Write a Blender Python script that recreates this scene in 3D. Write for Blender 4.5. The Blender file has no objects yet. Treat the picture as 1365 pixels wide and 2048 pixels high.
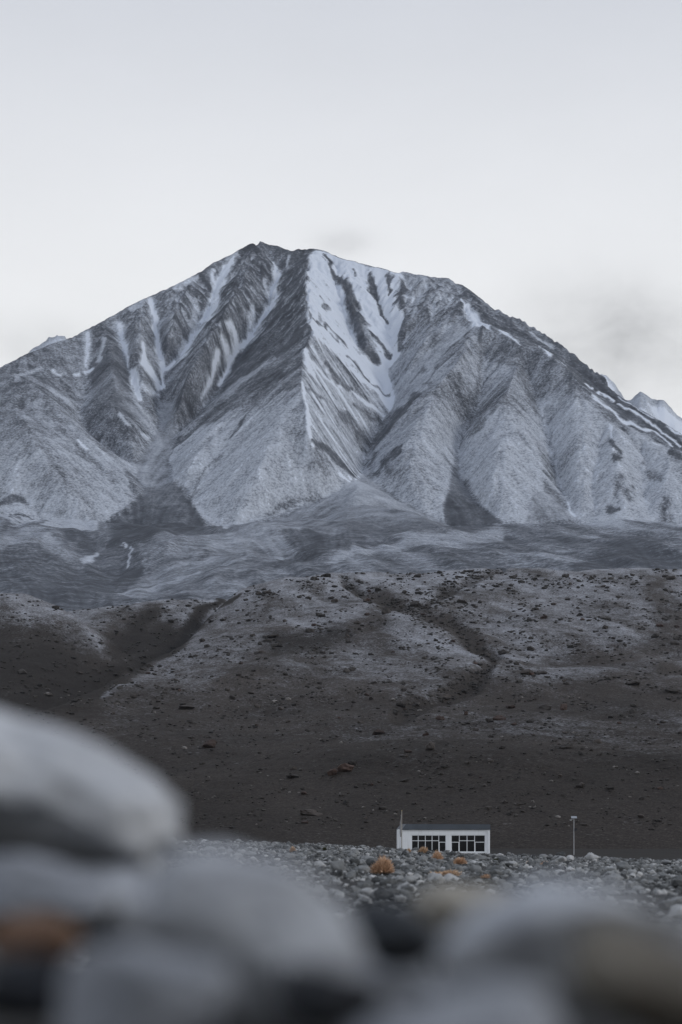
import bpy, bmesh, math, random
import numpy as np
from mathutils import Vector, Matrix, noise as mnoise

R = math.radians
random.seed(7)
rng = np.random.default_rng(11)
scene = bpy.context.scene
col = scene.collection

# ------------------------------------------------------------------ camera
# eye level is z = 0, the view runs along +Y; an upright 85 mm frame raised with lens shift
FPX, CX, HY = 85 / 36 * 2048, 682.5, 1655.0      # focal length, centre column and horizon row in photograph pixels
cam_d = bpy.data.cameras.new('camera')
cam = bpy.data.objects.new('camera', cam_d)
col.objects.link(cam)
cam.location = (0, 0, 0)
cam.rotation_euler = (R(90), 0, 0)
cam_d.sensor_fit = 'VERTICAL'
cam_d.sensor_height = 36.0
cam_d.sensor_width = 24.0
cam_d.lens = 85.0
cam_d.shift_y = (HY - 1024) / 2048
cam_d.clip_start = 0.05
cam_d.clip_end = 40000
cam_d.dof.use_dof = True
cam_d.dof.focus_distance = 420.0
cam_d.dof.aperture_fstop = 1.8
scene.camera = cam

# ------------------------------------------------------------------ sky and sun (overcast dusk)
SUN_EL, SUN_AZ = R(30), R(104)                   # azimuth clockwise from +Y: to the right, a little behind
world = bpy.data.worlds.new('World')
scene.world = world
world.use_nodes = True
wt = world.node_tree
wt.nodes.clear()


def wn(kind, **kw):
    n = wt.nodes.new(kind)
    for k, v in kw.items():
        setattr(n, k, v)
    return n


def wmath(op, a, b=None, c=None):
    n = wn('ShaderNodeMath', operation=op)
    for i, v in enumerate((a, b, c)):
        if v is None:
            continue
        if isinstance(v, (int, float)):
            n.inputs[i].default_value = v
        else:
            wt.links.new(v, n.inputs[i])
    return n.outputs[0]


w_out = wn('ShaderNodeOutputWorld')
w_bg = wn('ShaderNodeBackground')
w_bg.inputs['Strength'].default_value = 0.1
w_sky = wn('ShaderNodeTexSky')
w_sky.sky_type = 'NISHITA'
w_sky.sun_disc = False
w_sky.sun_elevation = SUN_EL
w_sky.sun_rotation = SUN_AZ
w_co = wn('ShaderNodeTexCoord')
w_sep = wn('ShaderNodeSeparateXYZ')
wt.links.new(w_co.outputs['Generated'], w_sep.inputs[0])
# cloud deck: palest low in the sky, greyer higher up
w_ramp = wn('ShaderNodeValToRGB')
wt.links.new(w_sep.outputs['Z'], w_ramp.inputs[0])
er = w_ramp.color_ramp
er.elements[0].position = 0.0
er.elements[0].color = (0.94, 0.95, 0.955, 1)
er.elements[1].position = 1.0
er.elements[1].color = (0.50, 0.565, 0.70, 1)
for p, c in ((0.15, (0.96, 0.965, 0.965, 1)), (0.22, (0.90, 0.91, 0.925, 1)), (0.33, (0.665, 0.69, 0.745, 1))):
    e = er.elements.new(p)
    e.color = c
w_noise = wn('ShaderNodeTexNoise')
w_map = wn('ShaderNodeMapping')
w_map.inputs['Scale'].default_value = (1.6, 1.6, 4.0)
wt.links.new(w_co.outputs['Generated'], w_map.inputs[0])
wt.links.new(w_map.outputs[0], w_noise.inputs['Vector'])
w_noise.inputs['Scale'].default_value = 3.0
w_noise.inputs['Detail'].default_value = 5.0
w_noise.inputs['Roughness'].default_value = 0.55
deck = wmath('MULTIPLY_ADD', w_noise.outputs['Fac'], 0.16, 0.92)
# three low shreds of cloud hanging behind the ridge
w_n2 = wn('ShaderNodeTexNoise')
w_n2.inputs['Scale'].default_value = 26.0
w_n2.inputs['Detail'].default_value = 6.0
w_n2.inputs['Roughness'].default_value = 0.55
wt.links.new(w_co.outputs['Generated'], w_n2.inputs['Vector'])
w_m3 = wn('ShaderNodeMapping')
w_m3.inputs['Scale'].default_value = (1.0, 1.0, 2.2)
w_m3.inputs['Rotation'].default_value = (0, R(-18), 0)
wt.links.new(w_co.outputs['Generated'], w_m3.inputs[0])
w_n3 = wn('ShaderNodeTexNoise')
w_n3.inputs['Scale'].default_value = 34.0
w_n3.inputs['Detail'].default_value = 7.0
w_n3.inputs['Roughness'].default_value = 0.6
w_n3.inputs['Distortion'].default_value = 0.6
wt.links.new(w_m3.outputs[0], w_n3.inputs['Vector'])
wisp = wmath('MULTIPLY_ADD', w_n3.outputs['Fac'], 1.0, 0.4)
for (px, py, rx, ry, amt) in ((1220, 705, 205, 110, 0.42), (690, 486, 52, 24, 0.17), (60, 690, 120, 45, 0.16)):
    dx, dz = (px - CX) / FPX, (HY - py) / FPX
    dn = math.sqrt(dx * dx + 1 + dz * dz)
    ex = wmath('MULTIPLY', wmath('SUBTRACT', w_sep.outputs['X'], dx / dn), FPX / rx * dn)
    ez = wmath('MULTIPLY', wmath('SUBTRACT', w_sep.outputs['Z'], dz / dn), FPX / ry * dn)
    front = wmath('GREATER_THAN', w_sep.outputs['Y'], 0.0)
    d2 = wmath('ADD', wmath('POWER', ex, 2.0), wmath('POWER', ez, 2.0))
    d2 = wmath('ADD', d2, wmath('MULTIPLY_ADD', w_n2.outputs['Fac'], 3.0, -1.3))
    g = wmath('POWER', 2.0, wmath('MULTIPLY', wmath('MAXIMUM', d2, 0.0), -1.1))
    deck = wmath('MULTIPLY', deck, wmath('SUBTRACT', 1.0, wmath('MULTIPLY', wmath('MULTIPLY', wmath('MULTIPLY', g, wisp), front), amt)))
w_mul = wn('ShaderNodeVectorMath', operation='SCALE')
wt.links.new(w_ramp.outputs[0], w_mul.inputs[0])
wt.links.new(wmath('MULTIPLY', deck, 10.0), w_mul.inputs['Scale'])
w_mix = wn('ShaderNodeMix')
w_mix.data_type = 'RGBA'
w_mix.inputs[0].default_value = 0.965             # the cloud deck lets a little blue through
wt.links.new(w_sky.outputs[0], w_mix.inputs[6])
wt.links.new(w_mul.outputs[0], w_mix.inputs[7])
wt.links.new(w_mix.outputs[2], w_bg.inputs[0])
wt.links.new(w_bg.outputs[0], w_out.inputs[0])

sun_d = bpy.data.lights.new('sun', 'SUN')
sun_d.energy = 0.95
sun_d.angle = R(16)
sun_d.color = (1.0, 0.98, 0.955)
sun = bpy.data.objects.new('sun', sun_d)
col.objects.link(sun)
sdir = Vector((math.cos(SUN_EL) * math.sin(SUN_AZ), math.cos(SUN_EL) * math.cos(SUN_AZ), math.sin(SUN_EL)))
sun.rotation_euler = sdir.to_track_quat('Z', 'Y').to_euler()
sun.location = (200, -100, 300)

vs = scene.view_settings
vs.view_transform = 'Standard'
vs.look = 'None'
vs.exposure = 0.0
vs.gamma = 1.0
vs.use_curve_mapping = False
scene.cycles.use_denoising = True
scene.cycles.max_bounces = 4
scene.cycles.volume_bounces = 0


# ------------------------------------------------------------------ helpers
def px_ray(x, y):
    return (x - CX) / FPX, (HY - y) / FPX         # sideways and upward slope of the ray through a photograph pixel


def at(x, y, Y):
    a, s = px_ray(x, y)
    return Vector((a * Y, Y, s * Y))


_perm = {}


def perlin(x, y, seed=0):
    if seed not in _perm:
        r = np.random.default_rng(1000 + seed)
        p = r.permutation(512)
        ang = r.uniform(0, 2 * np.pi, 512)
        _perm[seed] = (np.concatenate([p, p]), np.cos(ang), np.sin(ang))
    p, gx, gy = _perm[seed]
    xi = np.floor(x).astype(np.int64)
    yi = np.floor(y).astype(np.int64)
    xf, yf = x - xi, y - yi
    u = xf * xf * xf * (xf * (xf * 6 - 15) + 10)
    v = yf * yf * yf * (yf * (yf * 6 - 15) + 10)
    xi &= 511
    yi &= 511
    x1, y1 = (xi + 1) & 511, (yi + 1) & 511

    def g(ix, iy, fx, fy):
        h = p[p[ix] + iy]
        return gx[h] * fx + gy[h] * fy
    a = g(xi, yi, xf, yf)
    b = g(x1, yi, xf - 1, yf)
    c = g(xi, y1, xf, yf - 1)
    d = g(x1, y1, xf - 1, yf - 1)
    ab = a + u * (b - a)
    return (ab + v * (c + u * (d - c) - ab)) * 1.45


def fbm(x, y, scale, octaves=4, seed=0, gain=0.5):
    t, amp, f = 0, 1.0, 1.0 / scale
    for o in range(octaves):
        t = t + amp * perlin(x * f + 13.7 * o, y * f - 7.3 * o, seed + o)
        amp *= gain
        f *= 2.03
    return t


def ridged(x, y, scale, octaves=4, seed=0, gain=0.5):
    t, amp, f = 0, 1.0, 1.0 / scale
    for o in range(octaves):
        t = t + amp * (1 - 2 * np.abs(perlin(x * f + 3.1 * o, y * f + 9.2 * o, seed + o)))
        amp *= gain
        f *= 2.1
    return t


def sstep(e0, e1, x):
    t = np.clip((x - e0) / (e1 - e0), 0, 1)
    return t * t * (3 - 2 * t)


def blur(a, n=1):
    for _ in range(n):
        p = np.pad(a, 1, mode='edge')
        a = (p[:-2, 1:-1] + 2 * p[1:-1, 1:-1] + p[2:, 1:-1]) / 4
        p = np.pad(a, 1, mode='edge')
        a = (p[1:-1, :-2] + 2 * p[1:-1, 1:-1] + p[1:-1, 2:]) / 4
    return a


def bilin(a, r, c):
    r = np.clip(r, 0, a.shape[0] - 1.001)
    c = np.clip(c, 0, a.shape[1] - 1.001)
    i, j = r.astype(np.int64), c.astype(np.int64)
    fr, fc = r - i, c - j
    return (a[i, j] * (1 - fr) + a[i + 1, j] * fr) * (1 - fc) + (a[i, j + 1] * (1 - fr) + a[i + 1, j + 1] * fr) * fc


def laplace(shape, rows, cols, vals, iters=120, levels=6):
    """a smooth sheet that passes through every given ridge and gully point"""
    acc, cnt = np.zeros(shape), np.zeros(shape)
    i = np.clip(np.round(rows).astype(int), 0, shape[0] - 1)
    j = np.clip(np.round(cols).astype(int), 0, shape[1] - 1)
    np.add.at(acc, (i, j), vals)
    np.add.at(cnt, (i, j), 1)
    pyr = [(acc, cnt)]
    for _ in range(levels - 1):
        a, c = pyr[-1]
        h, w = (a.shape[0] + 1) // 2 * 2, (a.shape[1] + 1) // 2 * 2
        pa, pc = np.zeros((h, w)), np.zeros((h, w))
        pa[:a.shape[0], :a.shape[1]] = a
        pc[:c.shape[0], :c.shape[1]] = c
        pyr.append((pa.reshape(h // 2, 2, w // 2, 2).sum((1, 3)), pc.reshape(h // 2, 2, w // 2, 2).sum((1, 3))))
    sol = None
    for k, (a, c) in enumerate(reversed(pyr)):
        m = c > 0
        v = np.where(m, a / np.maximum(c, 1), 0)
        if sol is None:
            sol = np.full(a.shape, v[m].mean())
        else:
            rr = (np.arange(a.shape[0]) - 0.5) / 2
            cc = (np.arange(a.shape[1]) - 0.5) / 2
            sol = bilin(sol, *np.meshgrid(rr, cc, indexing='ij'))
        for _ in range(iters if k else 600):
            sol = np.where(m, v, sol)
            p = np.pad(sol, 1, mode='edge')
            sol = (p[:-2, 1:-1] + p[2:, 1:-1] + p[1:-1, :-2] + p[1:-1, 2:]) / 4
        sol = np.where(m, v, sol)
    return sol


def dens(line, step=1.2):
    """points along a polyline, every few pixels; any number of columns"""
    out = []
    for p, q in zip(line[:-1], line[1:]):
        n = max(1, int(math.hypot(q[0] - p[0], q[1] - p[1]) / step))
        for k in range(n):
            t = k / n
            out.append([p[m] + (q[m] - p[m]) * t for m in range(len(p))])
    out.append(list(line[-1]))
    return np.array(out, float)


def lic(tex, vr, vc, steps, dt):
    """smear noise along the fall line: chutes, rills and drift streaks"""
    n0 = np.hypot(vr, vc) + 1e-9
    vr, vc = vr / n0, vc / n0
    r0, c0 = np.meshgrid(np.arange(tex.shape[0], dtype=float), np.arange(tex.shape[1], dtype=float), indexing='ij')
    tot = tex.copy()
    for sgn in (1, -1):
        r, c = r0.copy(), c0.copy()
        for k in range(steps):
            a = bilin(vr, r, c)
            b = bilin(vc, r, c)
            r += sgn * dt * a
            c += sgn * dt * b
            tot += bilin(tex, r, c)
    tot -= tot.mean()
    return tot / tot.std()


def mesh_obj(name, verts, faces, mat, parent=None, smooth=True):
    me = bpy.data.meshes.new(name)
    verts = np.asarray(verts, np.float32).reshape(-1, 3)
    faces = np.asarray(faces, np.int32)
    me.vertices.add(len(verts))
    me.vertices.foreach_set('co', verts.ravel())
    k = faces.shape[1]
    me.loops.add(faces.size)
    me.loops.foreach_set('vertex_index', faces.ravel())
    me.polygons.add(len(faces))
    me.polygons.foreach_set('loop_start', np.arange(0, faces.size, k, dtype=np.int32))
    me.polygons.foreach_set('loop_total', np.full(len(faces), k, np.int32))
    me.polygons.foreach_set('use_smooth', np.full(len(faces), smooth, bool))
    me.update(calc_edges=True)
    me.materials.append(mat)
    o = bpy.data.objects.new(name, me)
    col.objects.link(o)
    o.parent = parent
    return o


def grid_faces(nr, nc):
    i = np.arange(nr * nc).reshape(nr, nc)
    return np.stack([i[:-1, :-1], i[:-1, 1:], i[1:, 1:], i[1:, :-1]], -1).reshape(-1, 4)


def attr(o, name, arr):
    a = o.data.attributes.new(name, 'FLOAT', 'POINT')
    a.data.foreach_set('value', np.asarray(arr, np.float32).ravel())


def tag(o, label=None, cat=None, group=None, kind=None):
    if label:
        o['label'] = label
    if cat:
        o['category'] = cat
    if group:
        o['group'] = group
    if kind:
        o['kind'] = kind
    return o


def empty(name, loc, rz=0.0):
    o = bpy.data.objects.new(name, None)
    col.objects.link(o)
    o.location = loc
    o.rotation_euler = (0, 0, rz)
    return o


class Nodes:
    """a small wrapper for building node materials"""
    def __init__(self, name):
        self.m = bpy.data.materials.new(name)
        self.m.use_nodes = True
        self.t = self.m.node_tree
        self.t.nodes.clear()
        self.out = self.t.nodes.new('ShaderNodeOutputMaterial')
        self.b = self.t.nodes.new('ShaderNodeBsdfPrincipled')
        self.t.links.new(self.b.outputs[0], self.out.inputs[0])
        self.pos = None

    def put(self, v, sock):
        if isinstance(v, bpy.types.NodeSocket):
            self.t.links.new(v, sock)
        elif isinstance(v, (tuple, list)):
            sock.default_value = (*v, 1) if len(v) == 3 and sock.type == 'RGBA' else v
        else:
            sock.default_value = v

    def math(self, op, a, b=0.0, c=0.0, clamp=False):
        n = self.t.nodes.new('ShaderNodeMath')
        n.operation = op
        n.use_clamp = clamp
        for i, v in enumerate((a, b, c)):
            self.put(v, n.inputs[i])
        return n.outputs[0]

    def position(self, obj=False):
        if obj:
            return self.t.nodes.new('ShaderNodeTexCoord').outputs['Object']
        if self.pos is None:
            self.pos = self.t.nodes.new('ShaderNodeNewGeometry').outputs['Position']
        return self.pos

    def noise(self, scale, detail=4, rough=0.55, vec=None, stretch=None, dist=0.0):
        n = self.t.nodes.new('ShaderNodeTexNoise')
        n.inputs['Scale'].default_value = scale
        n.inputs['Detail'].default_value = detail
        n.inputs['Roughness'].default_value = rough
        n.inputs['Distortion'].default_value = dist
        v = vec if vec is not None else self.position()
        if stretch:
            mp = self.t.nodes.new('ShaderNodeMapping')
            mp.inputs['Scale'].default_value = stretch
            self.t.links.new(v, mp.inputs[0])
            v = mp.outputs[0]
        self.t.links.new(v, n.inputs['Vector'])
        return n.outputs['Fac']

    def voronoi(self, scale, vec=None):
        n = self.t.nodes.new('ShaderNodeTexVoronoi')
        n.inputs['Scale'].default_value = scale
        self.t.links.new(vec if vec is not None else self.position(), n.inputs['Vector'])
        return n

    def attr(self, name):
        n = self.t.nodes.new('ShaderNodeAttribute')
        n.attribute_name = name
        return n.outputs['Fac']

    def smooth(self, x, e0, e1):
        n = self.t.nodes.new('ShaderNodeMapRange')
        n.interpolation_type = 'SMOOTHSTEP'
        self.put(x, n.inputs[0])
        n.inputs[1].default_value, n.inputs[2].default_value = e0, e1
        return n.outputs[0]

    def mix(self, f, a, b):
        n = self.t.nodes.new('ShaderNodeMix')
        n.data_type = 'RGBA'
        self.put(f, n.inputs[0])
        self.put(a, n.inputs[6])
        self.put(b, n.inputs[7])
        return n.outputs[2]

    def ramp(self, f, stops):
        n = self.t.nodes.new('ShaderNodeValToRGB')
        self.put(f, n.inputs[0])
        e = n.color_ramp.elements
        e[0].position, e[0].color = stops[0][0], (*stops[0][1], 1)
        e[1].position, e[1].color = stops[-1][0], (*stops[-1][1], 1)
        for p, c in stops[1:-1]:
            x = e.new(p)
            x.color = (*c, 1)
        return n.outputs[0]

    def bump(self, h, dist, strength=1.0):
        n = self.t.nodes.new('ShaderNodeBump')
        n.inputs['Strength'].default_value = strength
        n.inputs['Distance'].default_value = dist
        self.t.links.new(h, n.inputs['Height'])
        self.t.links.new(n.outputs[0], self.b.inputs['Normal'])

    def done(self, color, rough=0.9, spec=0.2, metal=0.0):
        self.put(color, self.b.inputs['Base Color'])
        self.put(rough, self.b.inputs['Roughness'])
        self.put(spec, self.b.inputs['Specular IOR Level'])
        self.put(metal, self.b.inputs['Metallic'])
        return self.m


# ------------------------------------------------------------------ materials of the land
def mountain_material():
    n = Nodes('snow_dusted_rock')
    snow, tone, scree = n.attr('snow'), n.attr('tone'), n.attr('scree')
    fine = n.noise(0.30, 5, 0.7)
    mid = n.noise(0.06, 4, 0.6)
    e = n.math('MULTIPLY_ADD', n.math('SUBTRACT', fine, 0.5), 1.6, n.math('MULTIPLY', n.math('SUBTRACT', mid, 0.5), 0.6))
    e = n.math('MULTIPLY', e, n.math('MULTIPLY_ADD', scree, -0.55, 1.0))
    x = n.math('ADD', e, snow)
    dust = n.math('MULTIPLY', n.smooth(x, 0.04, 0.90), 0.74)
    drift = n.smooth(n.math('MULTIPLY_ADD', e, 0.45, snow), 0.68, 0.80)
    f = n.math('MAXIMUM', dust, drift)
    rock = n.ramp(n.math('MULTIPLY_ADD', n.math('SUBTRACT', mid, 0.5), 0.9, tone),
                  [(0.1, (0.036, 0.040, 0.048)), (0.45, (0.074, 0.081, 0.095)), (0.75, (0.115, 0.124, 0.141)), (1.0, (0.15, 0.16, 0.178))])
    colr = n.mix(f, rock, (0.58, 0.625, 0.70))
    n.bump(n.math('ADD', fine, n.math('MULTIPLY', mid, 1.0)), 2.2, 0.4)
    return n.done(colr, 0.9, 0.1)


def hillside_material():
    n = Nodes('stony_brown_hillside')
    snow, tone = n.attr('snow'), n.attr('tone')
    fine = n.noise(0.9, 4, 0.7)
    mid = n.noise(0.16, 4, 0.6, stretch=(1, 0.45, 1))
    grit = n.noise(2.4, 2, 0.6)
    x = n.math('MULTIPLY_ADD', n.math('SUBTRACT', fine, 0.5), 1.5, snow)
    x = n.math('MULTIPLY_ADD', n.math('SUBTRACT', mid, 0.5), 0.7, x)
    f = n.smooth(x, 0.12, 1.0)
    t = n.math('MULTIPLY_ADD', n.math('SUBTRACT', grit, 0.5), 1.5, tone)
    t = n.math('MULTIPLY_ADD', n.math('SUBTRACT', fine, 0.5), 1.0, t)
    soil = n.ramp(t, [(0.05, (0.014, 0.012, 0.0105)), (0.45, (0.036, 0.0305, 0.027)), (0.75, (0.062, 0.0535, 0.048)), (1.0, (0.12, 0.108, 0.10))])
    colr = n.mix(f, soil, (0.36, 0.375, 0.41))
    n.bump(n.math('ADD', fine, n.math('MULTIPLY', mid, 1.5)), 0.7, 0.6)
    return n.done(colr, 0.95, 0.1)


def bank_material():
    n = Nodes('gravel_between_stones')
    v = n.voronoi(9.0)
    g = n.noise(14.0, 4, 0.6)
    t = n.math('MULTIPLY_ADD', g, 0.6, n.math('MULTIPLY', v.outputs['Distance'], 0.5))
    c = n.ramp(t, [(0.15, (0.09, 0.09, 0.09)), (0.5, (0.05, 0.05, 0.05)), (0.9, (0.02, 0.02, 0.02))])
    n.bump(n.math('SUBTRACT', g, v.outputs['Distance']), 0.06, 0.8)
    return n.done(c, 0.95, 0.1)


def flat_material():
    n = Nodes('dark_river_flat')
    c = n.ramp(n.noise(0.5, 5, 0.65), [(0.2, (0.010, 0.009, 0.008)), (0.8, (0.028, 0.025, 0.023))])
    return n.done(c, 0.95, 0.1)


# ------------------------------------------------------------------ the mountain
PX0, PX1 = -240.0, 1610.0
A0, A1 = (PX0 - CX) / FPX, (PX1 - CX) / FPX
# mean fall of the face, and of the moraine apron in front of it
MY = np.array([1400.0, 3000.0, 5200.0])
MH = np.array([136.0, 376.0, 1586.0])
YS = np.linspace(1450, 5000, 7101)
MS = np.interp(YS, MY, MH)


def mount_pt(x, y, r):
    a, s = px_ray(x, y)
    f = MS + r - s * YS
    k = np.argmax(f > 0)
    return a, YS[k], s * YS[k]


SKY = [(-240, 850), (-150, 805), (0, 735), (55, 707), (85, 695), (150, 672), (210, 640), (250, 617), (300, 592), (350, 571), (390, 550), (425, 527),
       (460, 510), (486, 496), (500, 488), (510, 486), (514, 490), (520, 485), (532, 485), (540, 489), (552, 491), (565, 496), (582, 502), (592, 499), (600, 498), (630, 498),
       (650, 502), (683, 516), (733, 529), (765, 537), (798, 546), (806, 543), (840, 550), (873, 554), (898, 556), (912, 567), (923, 569), (953, 589), (974, 606), (978, 609), (984, 614), (1023, 635),
       (1040, 639), (1063, 652), (1098, 671), (1110, 684), (1123, 690), (1158, 716), (1183, 739), (1205, 749), (1214, 758), (1218, 774), (1248, 797), (1283, 820), (1323, 842), (1365, 869), (1500, 958), (1610, 1020)]
LINES = [
    # the central spur and the ramp that leaves its knee
    [(640, 499, 0), (622, 520, 10), (614, 560, 25), (614, 600, 38), (621, 640, 48), (626, 668, 56), (612, 700, 55), (605, 745, 58), (602, 775, 58),
     (612, 810, 58), (615, 850, 52), (622, 890, 42), (635, 920, 30), (660, 945, 17), (700, 968, 0)],
    [(626, 668, 56), (585, 695, 41), (550, 720, 28), (475, 770, 4), (425, 815, -9), (385, 850, -17)],
    [(612, 700, 54), (560, 745, 44), (500, 795, 26), (440, 840, 8), (400, 868, -4)],
    # couloirs left of the spur
    [(570, 513, -5), (553, 560, -15), (540, 620, -22), (500, 680, -28), (460, 735, -30), (435, 780, -32), (400, 825, -32), (365, 860, -32), (335, 890, -30)],
    [(505, 490, 0), (482, 565, 12), (452, 630, 20), (430, 655, 23), (400, 710, 18), (368, 760, 11), (352, 800, 0), (358, 835, -15)],
    [(450, 530, -5), (430, 600, -12), (410, 640, -18), (372, 705, -25), (332, 740, -28), (326, 775, -30), (332, 820, -32), (325, 870, -30), (312, 920, -22),
     (310, 980, -12), (312, 1030, -4), (310, 1062, 0)],
    [(385, 558, 0), (350, 620, 9), (335, 690, -4), (330, 728, -22)],
    [(305, 600, -3), (311, 650, -12), (318, 710, -22), (328, 738, -28)],
    [(290, 600, 3), (278, 650, 11), (270, 700, 9), (285, 760, -4), (310, 820, -18)],
    [(235, 640, -5), (250, 690, -9), (258, 740, -9), (275, 800, -13)],
    [(205, 648, 2), (225, 720, 8), (230, 780, 4)],
    [(175, 680, -5), (182, 740, -12), (170, 790, -18), (158, 830, -20), (178, 875, -22), (235, 912, -24), (268, 932, -22)],
    [(190, 800, -8), (225, 808, 2), (258, 840, 4), (270, 885, -8), (272, 915, -18)],
    [(322, 850, -30), (297, 885, -26), (272, 925, -22)],
    [(318, 800, -30), (306, 880, -29), (278, 930, -22), (280, 990, -9), (250, 1042, -1)],
    [(345, 805, -29), (350, 850, -31)],
    # broad dome at the left
    [(-240, 870, 8), (-100, 800, 8), (0, 748, 6), (60, 765, 14), (100, 790, 14), (170, 872, 8), (238, 925, -4), (270, 965, -7), (274, 995, -6), (200, 1055, 2)],
    [(30, 830, 26), (80, 900, 28), (120, 960, 20), (160, 1010, 10)],
    [(-200, 900, 26), (-150, 980, 18)],
    [(-240, 998, 6), (0, 998, 4), (60, 1004, 2), (80, 1022, 2), (130, 1050, 0)],
    [(-240, 1012, 10), (0, 1022, 9), (40, 1038, 8), (90, 1060, 4)],
    # lower face between the left fan and the spur
    [(505, 815, 30), (465, 875, 16), (440, 910, 8), (410, 955, 0), (385, 990, -4), (388, 1005, -2)],
    [(430, 850, 10), (400, 890, 14), (372, 930, 9), (352, 952, -2)],
    [(345, 890, -26), (340, 940, -16), (383, 1003, -3), (445, 1060, 0)],
    [(560, 830, 48), (525, 930, 36), (480, 1010, 14)],
    [(445, 1060, 0), (550, 1028, 0), (640, 1000, -2), (683, 982, -4)],
    # snow bowl right of the spur
    [(665, 525, -2), (685, 620, -14), (712, 690, -24), (750, 745, -36), (775, 790, -42), (778, 825, -43), (755, 868, -42), (735, 915, -37), (722, 945, -30)],
    [(651, 514, 0), (694, 582, -2), (713, 640, -6), (738, 705, -16), (758, 726, -26)],
    [(735, 540, -4), (765, 610, -14), (785, 690, -26), (783, 770, -38)],
    [(803, 553, 0), (808, 640, -4), (812, 690, -14), (800, 720, -27)],
    [(898, 560, 0), (880, 620, 10), (845, 690, 6), (815, 745, -14), (792, 790, -34)],
    # shoulder at the right and the spurs below it
    [(925, 578, 2), (930, 600, 9), (938, 635, 19), (943, 655, 26), (975, 658, 29), (1008, 668, 29), (1043, 690, 27), (1078, 698, 26), (1133, 738, 22), (1178, 792, 18),
     (1233, 850, 12), (1308, 892, 8), (1365, 905, 6), (1610, 990, 5)],
    [(975, 640, 5), (1010, 656, 4), (1050, 677, 4), (1090, 690, 3), (1140, 724, 3), (1190, 776, 3), (1250, 832, 3), (1320, 872, 2)],
    [(943, 657, 26), (925, 715, 24), (880, 770, 19), (830, 803, 13), (785, 845, -4), (754, 886, -22), (745, 925, -22), (750, 960, -10)],
    [(880, 790, 20), (835, 860, 20), (815, 905, 17), (830, 960, 11), (850, 1015, 3)],
    [(968, 712, 8), (962, 780, -4), (952, 825, -13), (928, 865, -20), (914, 915, -22), (922, 960, -17), (950, 1000, -8), (1003, 1042, 0)],
    [(1040, 728, 20), (1018, 775, 24), (1003, 797, 27), (965, 838, 14), (935, 872, -6)],
    [(1003, 797, 27), (1043, 850, 18), (1078, 905, 8), (1090, 965, 2)],
    [(1000, 870, 26), (985, 950, 18), (1005, 1015, 5)],
    [(1048, 738, 8), (1073, 810, -2), (1093, 855, -8), (1108, 930, -14), (1123, 980, -12), (1148, 1025, -5), (1188, 1052, 0)],
    [(1133, 742, 21), (1150, 800, 19), (1158, 880, 17), (1165, 950, 11), (1165, 1000, 4)],
    [(1205, 870, 6), (1190, 930, 3), (1180, 990, -3), (1200, 1045, 0)],
    [(1228, 852, 13), (1235, 930, 17), (1255, 1000, 9), (1275, 1046, 0)],
    [(1285, 900, 0), (1285, 980, -3), (1300, 1045, 0)],
    [(1340, 905, 8), (1335, 980, 10), (1330, 1040, 0)],
    [(748, 965, -10), (813, 1010, -3), (898, 1046, 0), (1003, 1046, 0), (1100, 1052, 0), (1190, 1053, 0), (1280, 1050, 0), (1365, 1046, 0), (1610, 1052, 0)],
    # scree fans and the moraine apron
    [(722, 945, -30), (716, 970, 4), (705, 1000, 20), (690, 1035, 12)],
    [(690, 1000, 6), (620, 1030, 5), (520, 1052, 3)],
    [(750, 990, 8), (800, 1022, 6), (870, 1048, 3)],
    [(255, 1105, -10), (240, 1150, -16), (235, 1185, -21)],
    [(-240, 1195, -19), (0, 1195, -19), (235, 1207, -22), (440, 1200, -19)],
    [(-240, 1228, -25), (0, 1228, -25), (235, 1232, -26), (460, 1225, -25)],
    [(330, 1088, 5), (420, 1068, 5), (520, 1062, 5)],
    [(-240, 1085, 2), (0, 1090, 2), (120, 1095, 0)],
]
nC, nR = 430, 680
gY = np.linspace(1600, 4330, nR)
rws, cls, vls = [], [], []
sky_a, sky_Y, sky_h = [], [], []
for L in [[(x, y, 0.0) for x, y in SKY]] + LINES:
    for x, y, r in dens(L):
        r = r * 1.35 if y < 1040 else r
        a, Y, h = mount_pt(x, y, r)
        rws.append((Y - 1600) / (4330 - 1600) * (nR - 1))
        cls.append((a - A0) / (A1 - A0) * (nC - 1))
        vls.append(r)   # metres above or below the mean slope
        if L[0][0] == -240 and L[0][1] == 850:
            sky_a.append(a)
            sky_Y.append(Y)
            sky_h.append(h)
rel = laplace((nR, nC), np.array(rws), np.array(cls), np.array(vls))
rel = blur(rel, 1)
gA_, gY_ = np.meshgrid(np.linspace(A0, A1, nC), gY)
gV = HY - FPX * (np.interp(gY_, MY, MH) + rel) / gY_
gU = CX + FPX * gA_
soft = sstep(740, 840, gV) * (1 - sstep(70, 30, np.abs(gU - 622))) * (gY_ > 2900)      # old turf-covered lobes are rounded, the gullies between them stay sharp
rs_ = blur(rel, 60)
rel = rel * (1 - soft) + soft * (np.minimum(rel, rs_ + 3) * 0.75 + rel * 0.25)
rel = blur(rel, 1)

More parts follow.
